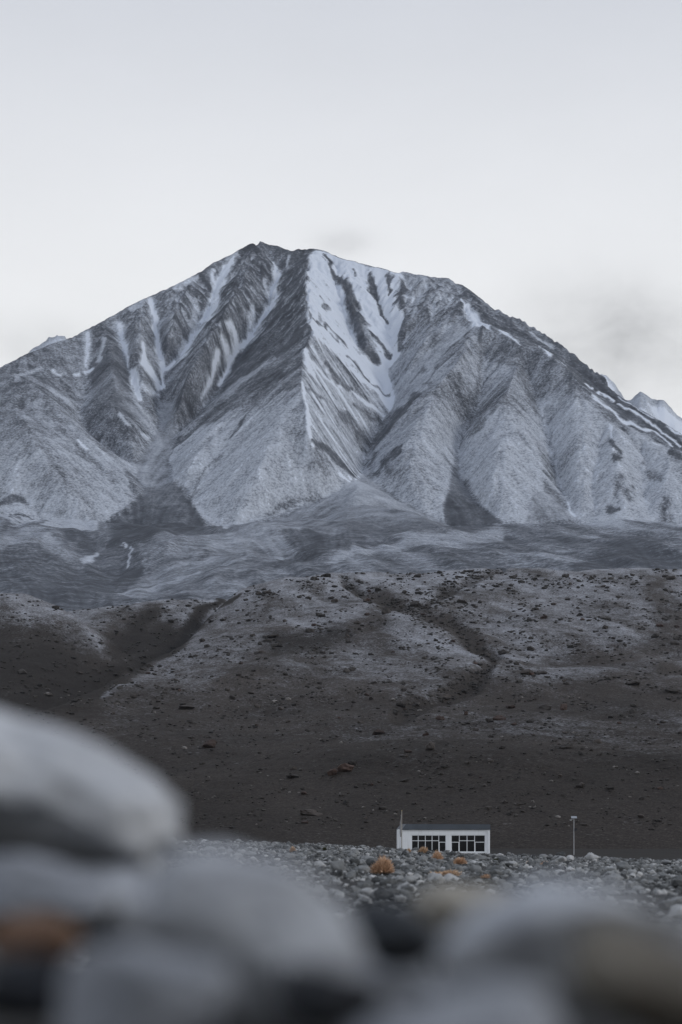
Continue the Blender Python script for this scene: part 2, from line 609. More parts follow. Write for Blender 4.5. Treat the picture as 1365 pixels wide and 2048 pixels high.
MC = 770
mYr = np.concatenate([np.arange(1600, 2880, 6.5), np.arange(2880, 4240, 2.35), np.arange(4240, 4900, 24.0)])
mA = np.linspace(A0, A1, MC)
AA, YY = np.meshgrid(mA, mYr)
XX = AA * YY
H = np.interp(YY, MY, MH) + bilin(rel, (YY - 1600) / (4330 - 1600) * (nR - 1), (AA - A0) / (A1 - A0) * (nC - 1))
Yc = np.interp(mA, sky_a, sky_Y)[None, :]
hc = np.interp(mA, sky_a, sky_h)[None, :]
H = np.where(YY > Yc, np.minimum(H, hc - 0.5 * (YY - Yc)), H)
H = np.minimum(H, hc / Yc * YY)
H0 = H.copy()
U = CX + FPX * AA
V = HY - FPX * H0 / YY
mU = CX + FPX * mA


def fall(H, A, Yrow):
    ha = np.gradient(H, A[1] - A[0], axis=1)
    hY = np.gradient(H, Yrow, axis=0)
    Yg = Yrow[:, None]
    hx = ha / Yg
    hy = hY - A[None, :] / Yg * ha
    dY = np.gradient(Yrow)[:, None]
    return hx, hy, -hy / dY, -(hx - A[None, :] * hy) / Yg / (A[1] - A[0])


Hs = blur(H0, 3)
hx, hy, vr, vc = fall(Hs, mA, mYr)
white = rng.standard_normal(H.shape)
streak = lic(blur(white, 1), vr, vc, 16, 1.3)          # rills one or two metres wide
w2 = blur(rng.standard_normal(H.shape), 14)
chute = lic(w2, vr, vc, 22, 2.2)                        # chutes and ribs ten metres wide

face = sstep(2930, 3060, YY + 60 * fbm(XX, YY, 120, 2, 50))   # 1 on the face, 0 on the apron
rocky = face * sstep(760, 600, V + 50 * fbm(U, V, 90, 3, 40))
crest = np.exp(-np.maximum(Yc - YY, 0) / 45.0) * face
jag = 0.35 + 1.0 * sstep(930, 1000, U) * sstep(1235, 1190, U) + 0.9 * np.exp(-((U - 520) / 30) ** 2)


def seg_stroke(acc, line, strength, soft=0.45, warp=0.0):
    """lay a drift (or a bare rib) with its own course and width onto the slope"""
    P = np.array(line, float)
    pad = P[:, 2].max() * 1.8 + 6
    rs = np.where(((V > P[:, 1].min() - pad) & (V < P[:, 1].max() + pad)).any(1))[0]
    cs = np.where((mU > P[:, 0].min() - pad) & (mU < P[:, 0].max() + pad))[0]
    if len(rs) == 0 or len(cs) == 0:
        return
    sl = (slice(rs[0], rs[-1] + 1), slice(cs[0], cs[-1] + 1))
    u, v = U[sl] + WU[sl] * (1 + warp), V[sl] + WV[sl] * (1 + warp)
    best = np.full(u.shape, -9.0)
    for p, q in zip(P[:-1], P[1:]):
        dx, dy = q[0] - p[0], q[1] - p[1]
        t = np.clip(((u - p[0]) * dx + (v - p[1]) * dy) / (dx * dx + dy * dy + 1e-9), 0, 1)
        d = np.hypot(u - p[0] - t * dx, v - p[1] - t * dy)
        w = p[2] + (q[2] - p[2]) * t
        best = np.maximum(best, 1 - d / w)
    f = sstep(-soft, soft, best)
    acc[sl] = acc[sl] * (1 - f) + strength * f


WU = 5.0 * fbm(XX, YY * 0.5, 28, 3, 60) + 0.8 * streak
WV = 5.0 * fbm(XX, YY * 0.5, 28, 3, 66)
CTRL = np.array([
    (500, 540, .16), (590, 600, .12), (560, 680, .12), (430, 640, .16), (470, 740, .22), (350, 680, .16), (370, 790, .25), (200, 720, .28), (230, 770, .30), (90, 740, .30), (20, 760, .34),
    (60, 850, .34), (20, 800, .30), (100, 900, .44), (100, 960, .60), (200, 980, .58), (60, 1030, .66), (20, 920, .44), (150, 870, .40), (230, 850, .28), (180, 790, .36), (300, 880, .42),
    (320, 930, .42), (320, 1000, .26), (280, 1060, .06), (360, 1050, .12), (420, 920, .60), (470, 850, .50), (380, 940, .62), (520, 790, .36), (570, 740, .26), (500, 800, .34), (560, 900, .60),
    (580, 850, .56), (520, 980, .62), (620, 950, .44), (450, 1020, .60), (560, 1000, .6), (860, 590, .38), (830, 650, .38), (880, 680, .40), (850, 740, .52), (805, 780, .55), (900, 760, .46), (980, 700, .34),
    (1000, 740, .48), (1000, 680, .26), (1080, 740, .34), (870, 850, .50), (800, 870, .24), (770, 895, .16), (840, 820, .3), (850, 940, .50), (810, 940, .3), (820, 1000, .42), (915, 1010, .06), (900, 980, .16),
    (930, 1040, .15), (1000, 900, .62), (1000, 1000, .66), (1060, 900, .60), (1085, 1000, .36), (1050, 1030, .34), (1140, 850, .52), (1150, 950, .60), (1200, 1000, .74), (1300, 1000, .72), (1240, 950, .7),
    (1260, 900, .66), (1340, 960, .62), (1100, 670, .20), (1160, 735, .14), (1250, 830, .22), (1340, 885, .22), (1050, 655, .24), (960, 600, .20), (720, 990, .46), (700, 1030, .32), (780, 1020, .38), (600, 1040, .28),
    (660, 850, .42), (680, 900, .38), (660, 780, .46), (720, 820, .46), (700, 600, .7), (-100, 900, .4), (1500, 1000, .6), (530, 500, .16), (350, 600, .26), (270, 640, .26),
    (330, 1110, .42), (450, 1090, .42), (600, 1090, .22), (750, 1080, .26), (900, 1100, .38), (1100, 1100, .34), (1300, 1090, .28), (60, 1110, .32), (200, 1130, .34), (150, 1180, .26), (350, 1160, .34), (560, 1130, .34), (650, 1130, .30), (1250, 1128, .16)])
wsum, csum = np.zeros_like(U), np.zeros_like(U)
for cu, cv, cc in CTRL:
    d2 = (U - cu) ** 2 + ((V - cv) * 1.1) ** 2
    w = 1.0 / (d2 + 260) ** 1.7
    wsum += w
    csum += w * cc
snow = csum / wsum * (0.72 + 0.28 * face)
snow += face * (0.055 * chute + 0.05 * streak)
snow += (1 - face) * (0.30 * fbm(XX + 0.12 * YY, YY * 0.08, 52, 4, 70, 0.6))
snow += face * 0.10 * fbm(XX, YY, 60, 3, 75)


def region(poly):
    bp = np.array(list(poly) + [poly[0]], float)
    u_, v_ = U + 0.7 * WU, V + 0.7 * WV
    ins = np.zeros(U.shape, bool)
    for (x0, y0), (x1, y1) in zip(bp[:-1], bp[1:]):
        if y0 != y1:
            c = (v_ > min(y0, y1)) & (v_ <= max(y0, y1))
            ins ^= c & (u_ < x0 + (v_ - y0) * (x1 - x0) / (y1 - y0))
    return blur(ins.astype(float), 2)


scree = np.zeros_like(snow)
# fields of dusted turf, bare rock and scree: outline, cover at the top, cover at the foot, how much of it is plain scree
FIELDS = [
    ([(0, 750), (60, 762), (110, 788), (170, 872), (240, 928), (277, 985), (272, 998), (190, 1057), (110, 1052), (-240, 1000), (-240, 850)], .27, .72, 0),
    ([(185, 800), (225, 806), (262, 842), (275, 890), (268, 925), (230, 905), (180, 860), (165, 825)], .26, .34, 0),
    ([(180, 735), (235, 690), (258, 745), (262, 800), (300, 840), (250, 835), (215, 805), (185, 795)], .16, .30, .8),
    ([(318, 800), (348, 806), (352, 850), (342, 895), (336, 935), (348, 965), (300, 985), (280, 960), (272, 930), (300, 890), (318, 860)], .48, .38, .9),
    ([(348, 965), (385, 1005), (412, 1060), (330, 1080), (250, 1092), (215, 1088), (235, 1045), (276, 998), (300, 975)], .34, .04, .9),
    ([(346, 900), (365, 882), (420, 850), (470, 840), (500, 815), (467, 878), (412, 953), (388, 985), (355, 965), (341, 935)], .62, .74, 0),
    ([(388, 985), (440, 912), (500, 830), (560, 790), (600, 770), (608, 830), (618, 890), (632, 925), (655, 945), (690, 975), (640, 1000), (550, 1030), (450, 1062), (400, 1030), (385, 1005)], .50, .78, 0),
    ([(560, 520), (612, 508), (612, 600), (622, 665), (550, 718), (470, 765), (440, 790), (480, 705), (535, 650), (552, 590)], .14, .06, 0),
    ([(620, 672), (600, 760), (540, 778), (470, 820), (420, 850), (400, 850), (470, 790), (550, 735)], .14, .30, 0),
    ([(722, 942), (748, 963), (813, 1010), (898, 1046), (880, 1062), (700, 1078), (560, 1066), (540, 1045), (640, 1005), (690, 972)], .62, .26, .9),
    ([(830, 800), (890, 785), (925, 860), (908, 920), (898, 985), (890, 1040), (813, 1008), (748, 962), (745, 930), (755, 890)], .46, .66, 0),
    ([(1003, 800), (1045, 855), (1085, 930), (1090, 1000), (1060, 1050), (1003, 1042), (950, 995), (922, 950), (918, 905), (935, 875)], .62, .80, 0),
    ([(915, 930), (930, 970), (960, 1010), (1008, 1047), (900, 1047), (886, 1012), (902, 960)], .30, .08, .9),
    ([(1060, 990), (1100, 975), (1125, 1000), (1140, 1040), (1050, 1048)], .42, .34, .6),
    ([(1105, 870), (1170, 800), (1230, 855), (1365, 905), (1600, 990), (1600, 1050), (1190, 1053), (1140, 1020), (1118, 960)], .56, .80, 0),
    ([(940, 658), (905, 690), (835, 785), (785, 835), (778, 800), (800, 760), (850, 710), (920, 650)], .54, .68, .5),
    ([(945, 655), (1010, 668), (1080, 700), (1130, 740), (1090, 780), (1040, 740), (960, 715)], .24, .36, 0),
    ([(910, 562), (1010, 628), (1120, 688), (1210, 755), (1365, 870), (1365, 900), (1240, 843), (1180, 783), (1135, 733), (1080, 693), (1010, 662), (945, 648)], .16, .12, 0),
]
FIELDS += [   # the apron: pale smooth lobe, dark hollow beside it
    ([(232, 1195), (290, 1140), (420, 1072), (540, 1052), (640, 1078), (570, 1120), (490, 1172), (440, 1195)], .40, .34, .5),
    ([(215, 1088), (275, 1098), (285, 1135), (240, 1190), (200, 1185), (170, 1130)], .10, .16, .3),
    ([(-240, 1110), (90, 1100), (180, 1140), (200, 1190), (-240, 1200)], .22, .14, .2),
    ([(560, 1075), (690, 1065), (720, 1090), (600, 1135), (540, 1140), (600, 1105)], .12, .16, .3),
]
for poly, c0, c1, sc_ in FIELDS:
    f = region(poly)
    ys = [p[1] for p in poly]
    tt = np.clip((V - min(ys)) / (max(ys) - min(ys)), 0, 1)
    snow = snow * (1 - f) + f * (c0 + (c1 - c0) * tt + 0.05 * chute + 0.02 * streak + 0.10 * fbm(XX, YY, 45, 4, 77))
    scree = scree * (1 - f) + f * sc_
def gullies(Hc, cell, seed):
    """branching gullies: waves across the fall line, blended from cell to cell"""
    gx_, gy_, _, _ = fall(Hc, mA, mYr)
    nn = np.hypot(gx_, gy_) + 1e-6
    dx_, dy_ = -gy_ / nn, gx_ / nn
    r = np.random.default_rng(5000 + seed)
    T = r.random((256, 256, 2))
    px_, py_ = XX / cell, YY / cell
    ix, iy = np.floor(px_).astype(int), np.floor(py_).astype(int)
    num, den = np.zeros_like(Hc), np.zeros_like(Hc)
    for i in (-1, 0, 1):
        for j in (-1, 0, 1):
            o = T[(ix + i) & 255, (iy + j) & 255]
            ex, ey = px_ - (ix + i + o[..., 0]), py_ - (iy + j + o[..., 1])
            w = np.exp(-2.2 * (ex * ex + ey * ey))
            num += w * np.cos(2 * np.pi * (ex * dx_ + ey * dy_))
            den += w
    return num / (den + 1e-9)


snow = np.minimum(snow, 0.63 + 0.03 * fbm(XX, YY, 30, 3, 78))
calm = face * (1 - 0.85 * crest) * (1 - 0.9 * blur(scree, 4))
Hb = blur(H0, 5)
er1 = gullies(Hb, 62, 1)
Hb = Hb + calm * (1.7 + 5.0 * rocky) * er1
er2 = gullies(blur(Hb, 2), 27, 2)
Hb = Hb + calm * (1.0 + 2.4 * rocky) * er2
er3 = gullies(blur(Hb, 1), 12, 3)
Hb = Hb + calm * (0.5 + 1.1 * rocky) * er3
er4 = gullies(Hb, 6, 4)
cut = calm * ((1.7 + 5.0 * rocky) * er1 + (1.0 + 2.4 * rocky) * er2 + (0.5 + 1.1 * rocky) * er3 + (0.3 + 0.4 * rocky) * er4)
H = H + cut
H = H + face * (1 - 0.8 * crest) * (0.2 * streak + (0.3 + 1.6 * rocky) * ridged(XX, YY * 0.6, 30, 4, 3, 0.6))
jagn = np.interp(mU, np.arange(-240, 1620, 5.0), rng.random(372))[None, :]
H = H + crest * jag * 4.0 * (jagn - 0.55)
H = np.minimum(H, (hc / Yc + (0.6 + 5.0 * (jag - 0.33) * jagn) / FPX) * YY)
H = H + (1 - face) * (13.0 * fbm(XX + 0.1 * YY, YY * 0.2, 120, 4, 14, 0.5) + 0.5 * ridged(XX, YY * 0.3, 40, 3, 19, 0.55))
rib = 0.5 * er1 + 0.8 * er2 + 0.7 * er3 + 0.35 * er4            # above zero on ribs, below in gullies
snow = snow + 0.07 * rocky
snow = snow + calm * (0.09 * (1 - rocky) - 0.23 * rocky) * rib
# drifts in the bowl: snow everywhere but on the ribs
bowl = [(622, 505), (645, 501), (690, 518), (740, 531), (800, 546), (812, 560), (803, 600), (806, 650), (810, 690), (797, 718), (778, 738), (788, 775), (792, 800),
        (780, 826), (740, 770), (700, 722), (650, 686), (624, 668), (616, 640), (613, 590), (616, 545)]
bp = np.array(bowl + [bowl[0]], float)
uu, vv = U + WU, V + WV
inside = np.zeros(U.shape, bool)
for (x0, y0), (x1, y1) in zip(bp[:-1], bp[1:]):
    if y0 != y1:
        c = (vv > min(y0, y1)) & (vv <= max(y0, y1))
        inside ^= c & (uu < x0 + (vv - y0) * (x1 - x0) / (y1 - y0))
bw = blur(inside.astype(float), 2) * face * (YY < Yc - 4)
snow = snow * (1 - bw) + bw * (0.96 - 0.15 * np.maximum(rib, -0.3) + 0.04 * streak)
dz = ((U > 604) & (U < 790) & (V > 668) & (V < 960)).astype(float)
dz *= sstep(-6, 10, U - np.interp(V, [668, 700, 745, 775, 810, 850, 890, 920, 965], [624, 610, 603, 600, 610, 613, 620, 634, 690]))
dz *= sstep(8, -10, U - np.interp(V, [668, 720, 790, 825, 868, 915, 965], [640, 740, 785, 778, 755, 735, 722])) * (1 - bw)
snow = snow + dz * (0.14 - 0.30 * rib + 0.06 * streak)
DRIFTS = [
    ([(1098, 862, 2.5), (1113, 930, 3.5), (1129, 985, 4), (1154, 1028, 3)], .60), ([(934, 868, 2), (921, 915, 3), (930, 958, 3), (958, 998, 3)], .58), ([(1045, 850, 4), (1068, 890, 5), (1078, 925, 3)], .66),
    ([(550, 718, 3), (480, 764, 3), (430, 808, 3)], .5), ([(745, 905, 2), (735, 930, 2), (728, 950, 3)], .55), ([(850, 560, 3), (838, 600, 4), (825, 640, 3)], .62), ([(880, 590, 3), (862, 640, 3)], .6), ([(990, 720, 3), (975, 770, 3)], .55),
    ([(469, 514, 7), (450, 547, 8), (434, 582, 11), (427, 620, 10), (406, 648, 8), (387, 674, 7), (370, 706, 5), (350, 725, 4), (332, 739, 4)], .95),
    ([(427, 547, 5), (425, 600, 6)], .8), ([(396, 605, 5), (388, 640, 7), (400, 655, 7)], .7), ([(372, 690, 5), (352, 720, 6)], .65),
    ([(549, 521, 4), (553, 550, 8), (549, 587, 9), (544, 615, 8), (511, 667, 6), (478, 700, 6), (457, 735, 5), (439, 770, 3)], .95),
    ([(530, 559, 4), (542, 601, 5)], .75), ([(502, 610, 4), (504, 648, 5), (500, 670, 5)], .75), ([(457, 643, 4), (471, 671, 7), (474, 700, 7)], .85),
    ([(446, 676, 5), (457, 705, 8), (455, 722, 6)], .85), ([(434, 704, 5), (429, 737, 6), (418, 768, 4), (406, 798, 2)], .98),
    ([(578, 512, 3), (573, 530, 4)], .7), ([(475, 508, 4), (455, 516, 5)], .7),
    ([(925, 600, 2), (943, 632, 8), (955, 650, 9), (975, 658, 4)], .95), ([(1000, 663, 2), (1020, 675, 3), (1043, 690, 2)], .95),
    ([(1083, 698, 2), (1103, 713, 2.6)], .95), ([(1122, 727, 1.5), (1132, 735, 1.5)], .9), ([(1170, 763, 1.8), (1189, 776, 2)], .9), ([(1198, 785, 2), (1226, 801, 3)], .95),
    ([(1183, 791, 2), (1220, 819, 3), (1251, 844, 3), (1314, 869, 3), (1345, 893, 2)], .9), ([(1236, 807, 2), (1298, 844, 3), (1365, 894, 2)], .9),
    ([(1239, 796, 1.6), (1314, 839, 2), (1365, 873, 2)], .9), ([(1058, 664, 3), (1080, 676, 4), (1108, 695, 3)], .7),
    ([(175, 671, 9), (177, 700, 8), (175, 728, 5)], .82), ([(209, 680, 4), (197, 723, 4)], .7), ([(237, 655, 9), (249, 690, 7), (254, 715, 4), (257, 732, 3)], .85),
    ([(302, 600, 8), (311, 646, 5), (317, 700, 5), (326, 738, 4), (328, 778, 3)], .95), ([(290, 688, 3), (289, 726, 9), (306, 752, 6), (322, 780, 4)], .95),
    ([(265, 742, 6), (274, 785, 8), (282, 800, 4)], .95), ([(283, 770, 6), (305, 785, 6), (320, 790, 4)], .75), ([(265, 620, 5), (292, 602, 6)], .7), ([(352, 578, 4), (395, 553, 5)], .75),
    ([(172, 744, 4), (185, 738, 4)], .9), ([(125, 752, 3), (105, 745, 4)], .8), ([(150, 752, 3), (160, 747, 3)], .85), ([(80, 738, 4), (60, 745, 5), (30, 758, 5)], .6),
    ([(100, 780, 3), (140, 805, 3)], .7), ([(155, 878, 2), (175, 897, 2)], .85), ([(240, 830, 4), (258, 850, 4)], .75), ([(285, 870, 4), (298, 878, 4)], .75), ([(232, 880, 3), (268, 890, 3)], .65),
    ([(629, 671, 3), (685, 722, 4), (746, 780, 4), (777, 793, 3)], .88), ([(614, 708, 6), (618, 735, 8), (628, 748, 4)], .9), ([(618, 715, 3), (654, 757, 4), (697, 778, 4), (765, 830, 3)], .86),
    ([(604, 763, 3), (612, 800, 3), (619, 850, 5), (626, 892, 3)], .92), ([(612, 800, 2), (660, 850, 3), (720, 905, 3)], .75), ([(680, 950, 3), (698, 962, 2)], .9),
    ([(626, 640, 4), (660, 690, 5), (720, 745, 5)], .85), ([(1222, 855, 3), (1228, 900, 3)], .85), ([(1135, 1008, 2), (1150, 1030, 2)], .85),
    ([(655, 1132, 5), (715, 1106, 6), (800, 1098, 4)], .5), ([(800, 1092, 8), (900, 1076, 9), (1000, 1064, 8)], .48), ([(420, 1090, 5), (520, 1075, 5)], .5), ([(240, 1186, 3), (330, 1160, 4), (400, 1148, 3)], .55),
    ([(170, 1113, 7), (195, 1106, 4)], .7), ([(245, 1095, 2), (265, 1112, 2), (255, 1130, 2)], .7),
]
RIBS = [
    ([(651, 514, 3), (672, 551, 5), (694, 582, 7), (703, 612, 12), (718, 652, 15), (734, 695, 15), (752, 722, 10)], .08), ([(746, 665, 3), (765, 695, 5), (777, 717, 4)], .15),
    ([(738, 548, 6), (752, 594, 6), (774, 642, 3)], .12), ([(780, 551, 5), (781, 588, 3)], .15), ([(801, 566, 7), (797, 612, 7)], .12), ([(808, 620, 4), (804, 700, 6)], .2), ([(628, 634, 3), (672, 671, 4), (700, 698, 2)], .25),
    ([(613, 610, 3), (630, 632, 3)], .3), ([(640, 600, 3), (655, 625, 4)], .35), ([(708, 540, 2), (712, 560, 2)], .35),
    ([(697, 717, 3), (740, 763, 4)], .2), ([(651, 729, 4), (697, 778, 4)], .22), ([(703, 806, 4), (742, 830, 5), (760, 845, 3)], .15), ([(685, 828, 5), (728, 880, 6)], .15), ([(620, 775, 4), (645, 797, 4)], .2),
    ([(626, 880, 4), (670, 915, 7), (709, 954, 5)], .12), ([(625, 925, 6), (660, 955, 6)], .25), ([(745, 770, 3), (778, 788, 3)], .25),
    ([(835, 790, 6), (795, 835, 8), (757, 880, 7)], .10), ([(800, 900, 5), (770, 925, 6), (750, 945, 4)], .12), ([(790, 950, 10), (775, 930, 6)], .15),
    ([(850, 740, 4), (820, 765, 4)], .3), ([(880, 735, 4), (850, 765, 3)], .3), ([(1003, 800, 4), (965, 838, 4), (932, 878, 3)], .18), ([(1003, 797, 4), (1035, 832, 4)], .25),
    ([(963, 720, 5), (958, 790, 5), (952, 822, 4)], .3), ([(1040, 740, 4), (1065, 800, 6), (1085, 840, 3)], .28), ([(1100, 870, 2), (1108, 930, 2), (1120, 985, 2.5)], .3),
    ([(900, 1000, 6), (905, 1035, 9), (925, 1042, 9)], .08), ([(915, 915, 2), (925, 962, 3), (955, 1002, 4)], .25), ([(1130, 700, 4), (1135, 745, 5)], .25),
    ([(1222, 880, 5), (1238, 900, 5)], .1), ([(1228, 912, 6), (1235, 915, 5)], .08), ([(1240, 960, 8), (1235, 985, 9)], .2), ([(1255, 980, 5), (1262, 990, 5)], .15), ([(1222, 1022, 8), (1235, 1024, 5)], .06), ([(1242, 1020, 4), (1243, 1021, 4)], .06),
    ([(1345, 905, 8), (1355, 912, 8)], .12), ([(1300, 950, 9), (1320, 955, 9)], .22), ([(1292, 925, 5), (1290, 930, 5)], .15), ([(1330, 1000, 5), (1335, 1042, 10)], .15),
    ([(280, 1060, 12), (255, 1078, 16), (300, 1082, 9)], .05), ([(365, 990, 4), (380, 1020, 5), (408, 1058, 6)], .08), ([(505, 815, 3), (485, 845, 4), (462, 880, 2)], .15), ([(440, 908, 2), (388, 985, 2)], .25),
    ([(200, 850, 7), (250, 880, 8)], .22), ([(255, 945, 5), (275, 985, 5)], .18), ([(0, 1002, 6), (50, 1005, 7)], .12), ([(0, 1025, 2), (100, 1055, 3), (110, 1065, 3)], .15), ([(20, 830, 8), (50, 850, 8)], .2),
    ([(548, 735, 5), (480, 780, 5), (425, 826, 4), (372, 875, 4), (345, 895, 4)], .12), ([(345, 900, 3), (338, 935, 3)], .2),
    ([(530, 1030, 8), (640, 995, 8)], .25), ([(1150, 1140, 6), (1250, 1128, 9), (1400, 1130, 10)], .04), ([(560, 1120, 7), (690, 1098, 10)], .12), ([(700, 1050, 12), (800, 1062, 8)], .15),
]
for L, s in DRIFTS:
    seg_stroke(snow, L, s, 0.75)
for L, s in RIBS:
    low = L[0][1] > 760 and s > 0.13
    seg_stroke(snow, [(x, y, w * 0.85) for x, y, w in L] if low else L, s + 0.08 if low else s, 1.0 if low else 0.6, 0.9 if low else 0.6)
snow = snow - calm * 0.10 * (0.3 + rocky) * (0.6 * er2 + 0.8 * er3 + 0.6 * er4) * (1 - bw) * rocky
snow = np.where(YY > Yc - 3, np.minimum(snow, 0.3), snow)
tone = 0.42 + 0.10 * fbm(XX, YY, 140, 3, 80) + 0.05 * streak + 0.06 * chute * face
tone = tone - 0.06 * (1 - face) - 0.05 * scree
mount = mesh_obj('mountain', np.stack([XX, YY, H], -1), grid_faces(*H.shape), mountain_material())
attr(mount, 'snow', snow)
attr(mount, 'tone', tone)
attr(mount, 'scree', scree)
tag(mount, kind='structure')

# ------------------------------------------------------------------ far peaks behind the ridge
def far_peak(pts, Y, spread, seed):
    P = np.array(pts, float)
    us = np.linspace(P[0, 0], P[-1, 0], 130)
    vs_ = np.interp(us, P[:, 0], P[:, 1])
    aa = (us - CX) / FPX
    top = (HY - vs_) / FPX * Y
    rows = np.linspace(-1, 1, 61)
    Yg = Y + rows[:, None] * spread + 0 * aa[None, :]
    X = aa[None, :] * Yg
    Z = top[None, :] - 0.75 * np.abs(rows[:, None]) * spread
    Z = Z + 22 * ridged(X, Yg * 0.8, 170, 5, seed, 0.55) * np.minimum(1, np.abs(rows[:, None]) * 5) + 6 * ridged(X, Yg * 0.7, 45, 3, seed + 3)
    o = mesh_obj('far_peak', np.stack([X, Yg, Z], -1), grid_faces(*X.shape), mount.data.materials[0])
    attr(o, 'snow', 0.85 + 0.3 * fbm(X, Yg * 0.7, 120, 4, seed + 5) - 0.3 * np.exp(-np.abs(rows[:, None]) * 14))
    attr(o, 'tone', np.full(X.shape, 0.5))
    tag(o, kind='structure')


far_peak([(20, 760), (60, 706), (72, 700), (85, 687), (100, 681), (115, 675), (130, 679), (140, 690), (190, 740)], 6000, 500, 101)
far_peak([(1160, 800), (1195, 752), (1214, 755), (1230, 772), (1248, 800), (1262, 803), (1275, 792), (1283, 788), (1292, 794), (1303, 802), (1315, 806), (1328, 804), (1340, 818), (1365, 842), (1430, 910), (1500, 950)], 7000, 600, 131)

# ------------------------------------------------------------------ hillside (old moraine) in front of the mountain
HLINES = [   # photograph column, row and distance in metres
    [(-240, 1697, 395), (400, 1700, 395), (1610, 1702, 395)],
    [(-240, 1694, 425), (400, 1697, 425), (1000, 1702, 425), (1610, 1702, 425)],
    [(-240, 1600, 520), (300, 1575, 520), (600, 1545, 530), (700, 1525, 535), (800, 1506, 535), (870, 1499, 540), (1000, 1506, 540), (1200, 1512, 540), (1610, 1516, 540)],
    [(-240, 1560, 640), (300, 1535, 650), (600, 1500, 690), (870, 1482, 700), (1000, 1484, 700), (1610, 1490, 700)],
    [(250, 1440, 840), (500, 1425, 880), (900, 1405, 900), (1610, 1412, 900)],
    [(330, 1360, 1040), (520, 1320, 1090), (900, 1300, 1130), (1610, 1310, 1130)],
    [(440, 1240, 1330), (560, 1208, 1350), (900, 1198, 1370), (1610, 1200, 1370)],
    # crest, and the edge that runs down to the left
    [(480, 1184, 1480), (520, 1166, 1500), (560, 1153, 1510), (640, 1150, 1515), (700, 1150, 1520), (780, 1147, 1520), (860, 1141, 1520), (1000, 1127, 1525), (1060, 1131, 1525), (1120, 1139, 1520),
     (1200, 1142, 1520), (1300, 1140, 1520), (1365, 1138, 1520), (1610, 1136, 1520)],
    [(480, 1184, 1480), (420, 1232, 1390), (370, 1290, 1240), (260, 1345, 1040), (130, 1410, 880), (0, 1452, 800), (-240, 1520, 700)],
    [(560, 1185, 1680), (1000, 1180, 1690), (1610, 1185, 1690)],
    [(560, 1225, 1780), (1610, 1225, 1780)],
    # gully behind that edge
    [(480, 1222, 1570), (420, 1268, 1480), (330, 1325, 1300), (250, 1364, 1160), (130, 1440, 960), (0, 1490, 860)],
    # dome at the left
    [(-240, 1205, 1350), (-60, 1190, 1350), (0, 1189, 1350), (60, 1197, 1340), (130, 1223, 1320), (190, 1272, 1270), (230, 1312, 1215), (245, 1335, 1180)],
    [(-240, 1300, 1150), (0, 1300, 1150), (100, 1320, 1130)],
    [(-240, 1420, 960), (0, 1420, 960), (60, 1420, 965)],
    [(-240, 1250, 1500), (0, 1245, 1500), (120, 1270, 1480)],
    # hillock between them
    [(255, 1216, 1540), (275, 1207, 1550), (330, 1203, 1560), (400, 1202, 1570), (440, 1202, 1580)],
    [(235, 1318, 1320), (300, 1300, 1330)],
    [(-240, 1216, 1640), (100, 1216, 1640), (250, 1208, 1640), (330, 1197, 1680), (440, 1195, 1690)], [(-240, 1240, 1780), (330, 1215, 1780)],
]
hr, hc_, HL0, HL1 = 360, 430, math.log(393), math.log(1785)
rws, cls, vls = [], [], []
for L in HLINES:
    for x, y, Y in dens(L):
        rws.append((math.log(Y) - HL0) / (HL1 - HL0) * (hr - 1))
        cls.append((x - PX0) / (PX1 - PX0) * (hc_ - 1))
        vls.append((HY - y) / FPX * Y)
hz = blur(laplace((hr, hc_), np.array(rws), np.array(cls), np.array(vls)), 2)
HR, HC = 430, 680
hYr = np.exp(np.linspace(HL0, HL1, HR))
hA = np.linspace(A0, A1, HC)
AA, YY = np.meshgrid(hA, hYr)
XX = AA * YY
H = bilin(hz, (np.log(YY) - HL0) / (HL1 - HL0) * (hr - 1), (AA - A0) / (A1 - A0) * (hc_ - 1))
U = CX + FPX * AA
V = HY - FPX * H / YY
mU = CX + FPX * hA
WU = 8.0 * fbm(XX, YY * 0.4, 30, 3, 160)
WV = 6.0 * fbm(XX, YY * 0.4, 30, 3, 166)
rise = sstep(420, 520, YY)
H = H + rise * (2.6 * fbm(XX, YY * 0.4, 70, 3, 110) + 0.7 * fbm(XX, YY * 0.5, 17, 3, 120) + 0.22 * ridged(XX, YY * 0.6, 5, 2, 125))
gully = np.zeros_like(H)
GUL = [([(690, 1165, 8), (760, 1195, 10), (830, 1225, 12), (900, 1250, 14), (950, 1285, 14), (990, 1312, 12), (965, 1345, 16), (930, 1375, 14), (880, 1398, 12), (800, 1430, 10)], 1.0),
       ([(1000, 1130, 5), (930, 1160, 7), (880, 1188, 8), (835, 1222, 8)], 0.8), ([(1365, 1345, 8), (1250, 1330, 10), (1150, 1318, 10), (1060, 1325, 8)], 0.5)]
for L, s_ in GUL:
    seg_stroke(gully, L, s_, 0.9, 0.3)
H = H - 3.0 * gully
hsn = 0.07 * sstep(1560, 1450, V) + 0.30 * sstep(1440, 1260, V + 60 * fbm(U, V, 160, 3, 130)) + 0.10 * sstep(1260, 1160, V)
hsn = hsn + 0.22 * fbm(XX + 0.2 * YY, YY * 0.22, 26, 4, 140, 0.6) * sstep(1520, 1330, V)
hsn = hsn + 0.16 * sstep(1500, 1450, V) * sstep(1400, 1460, V) * sstep(500, 800, U)     # pale terrace above the dark bank
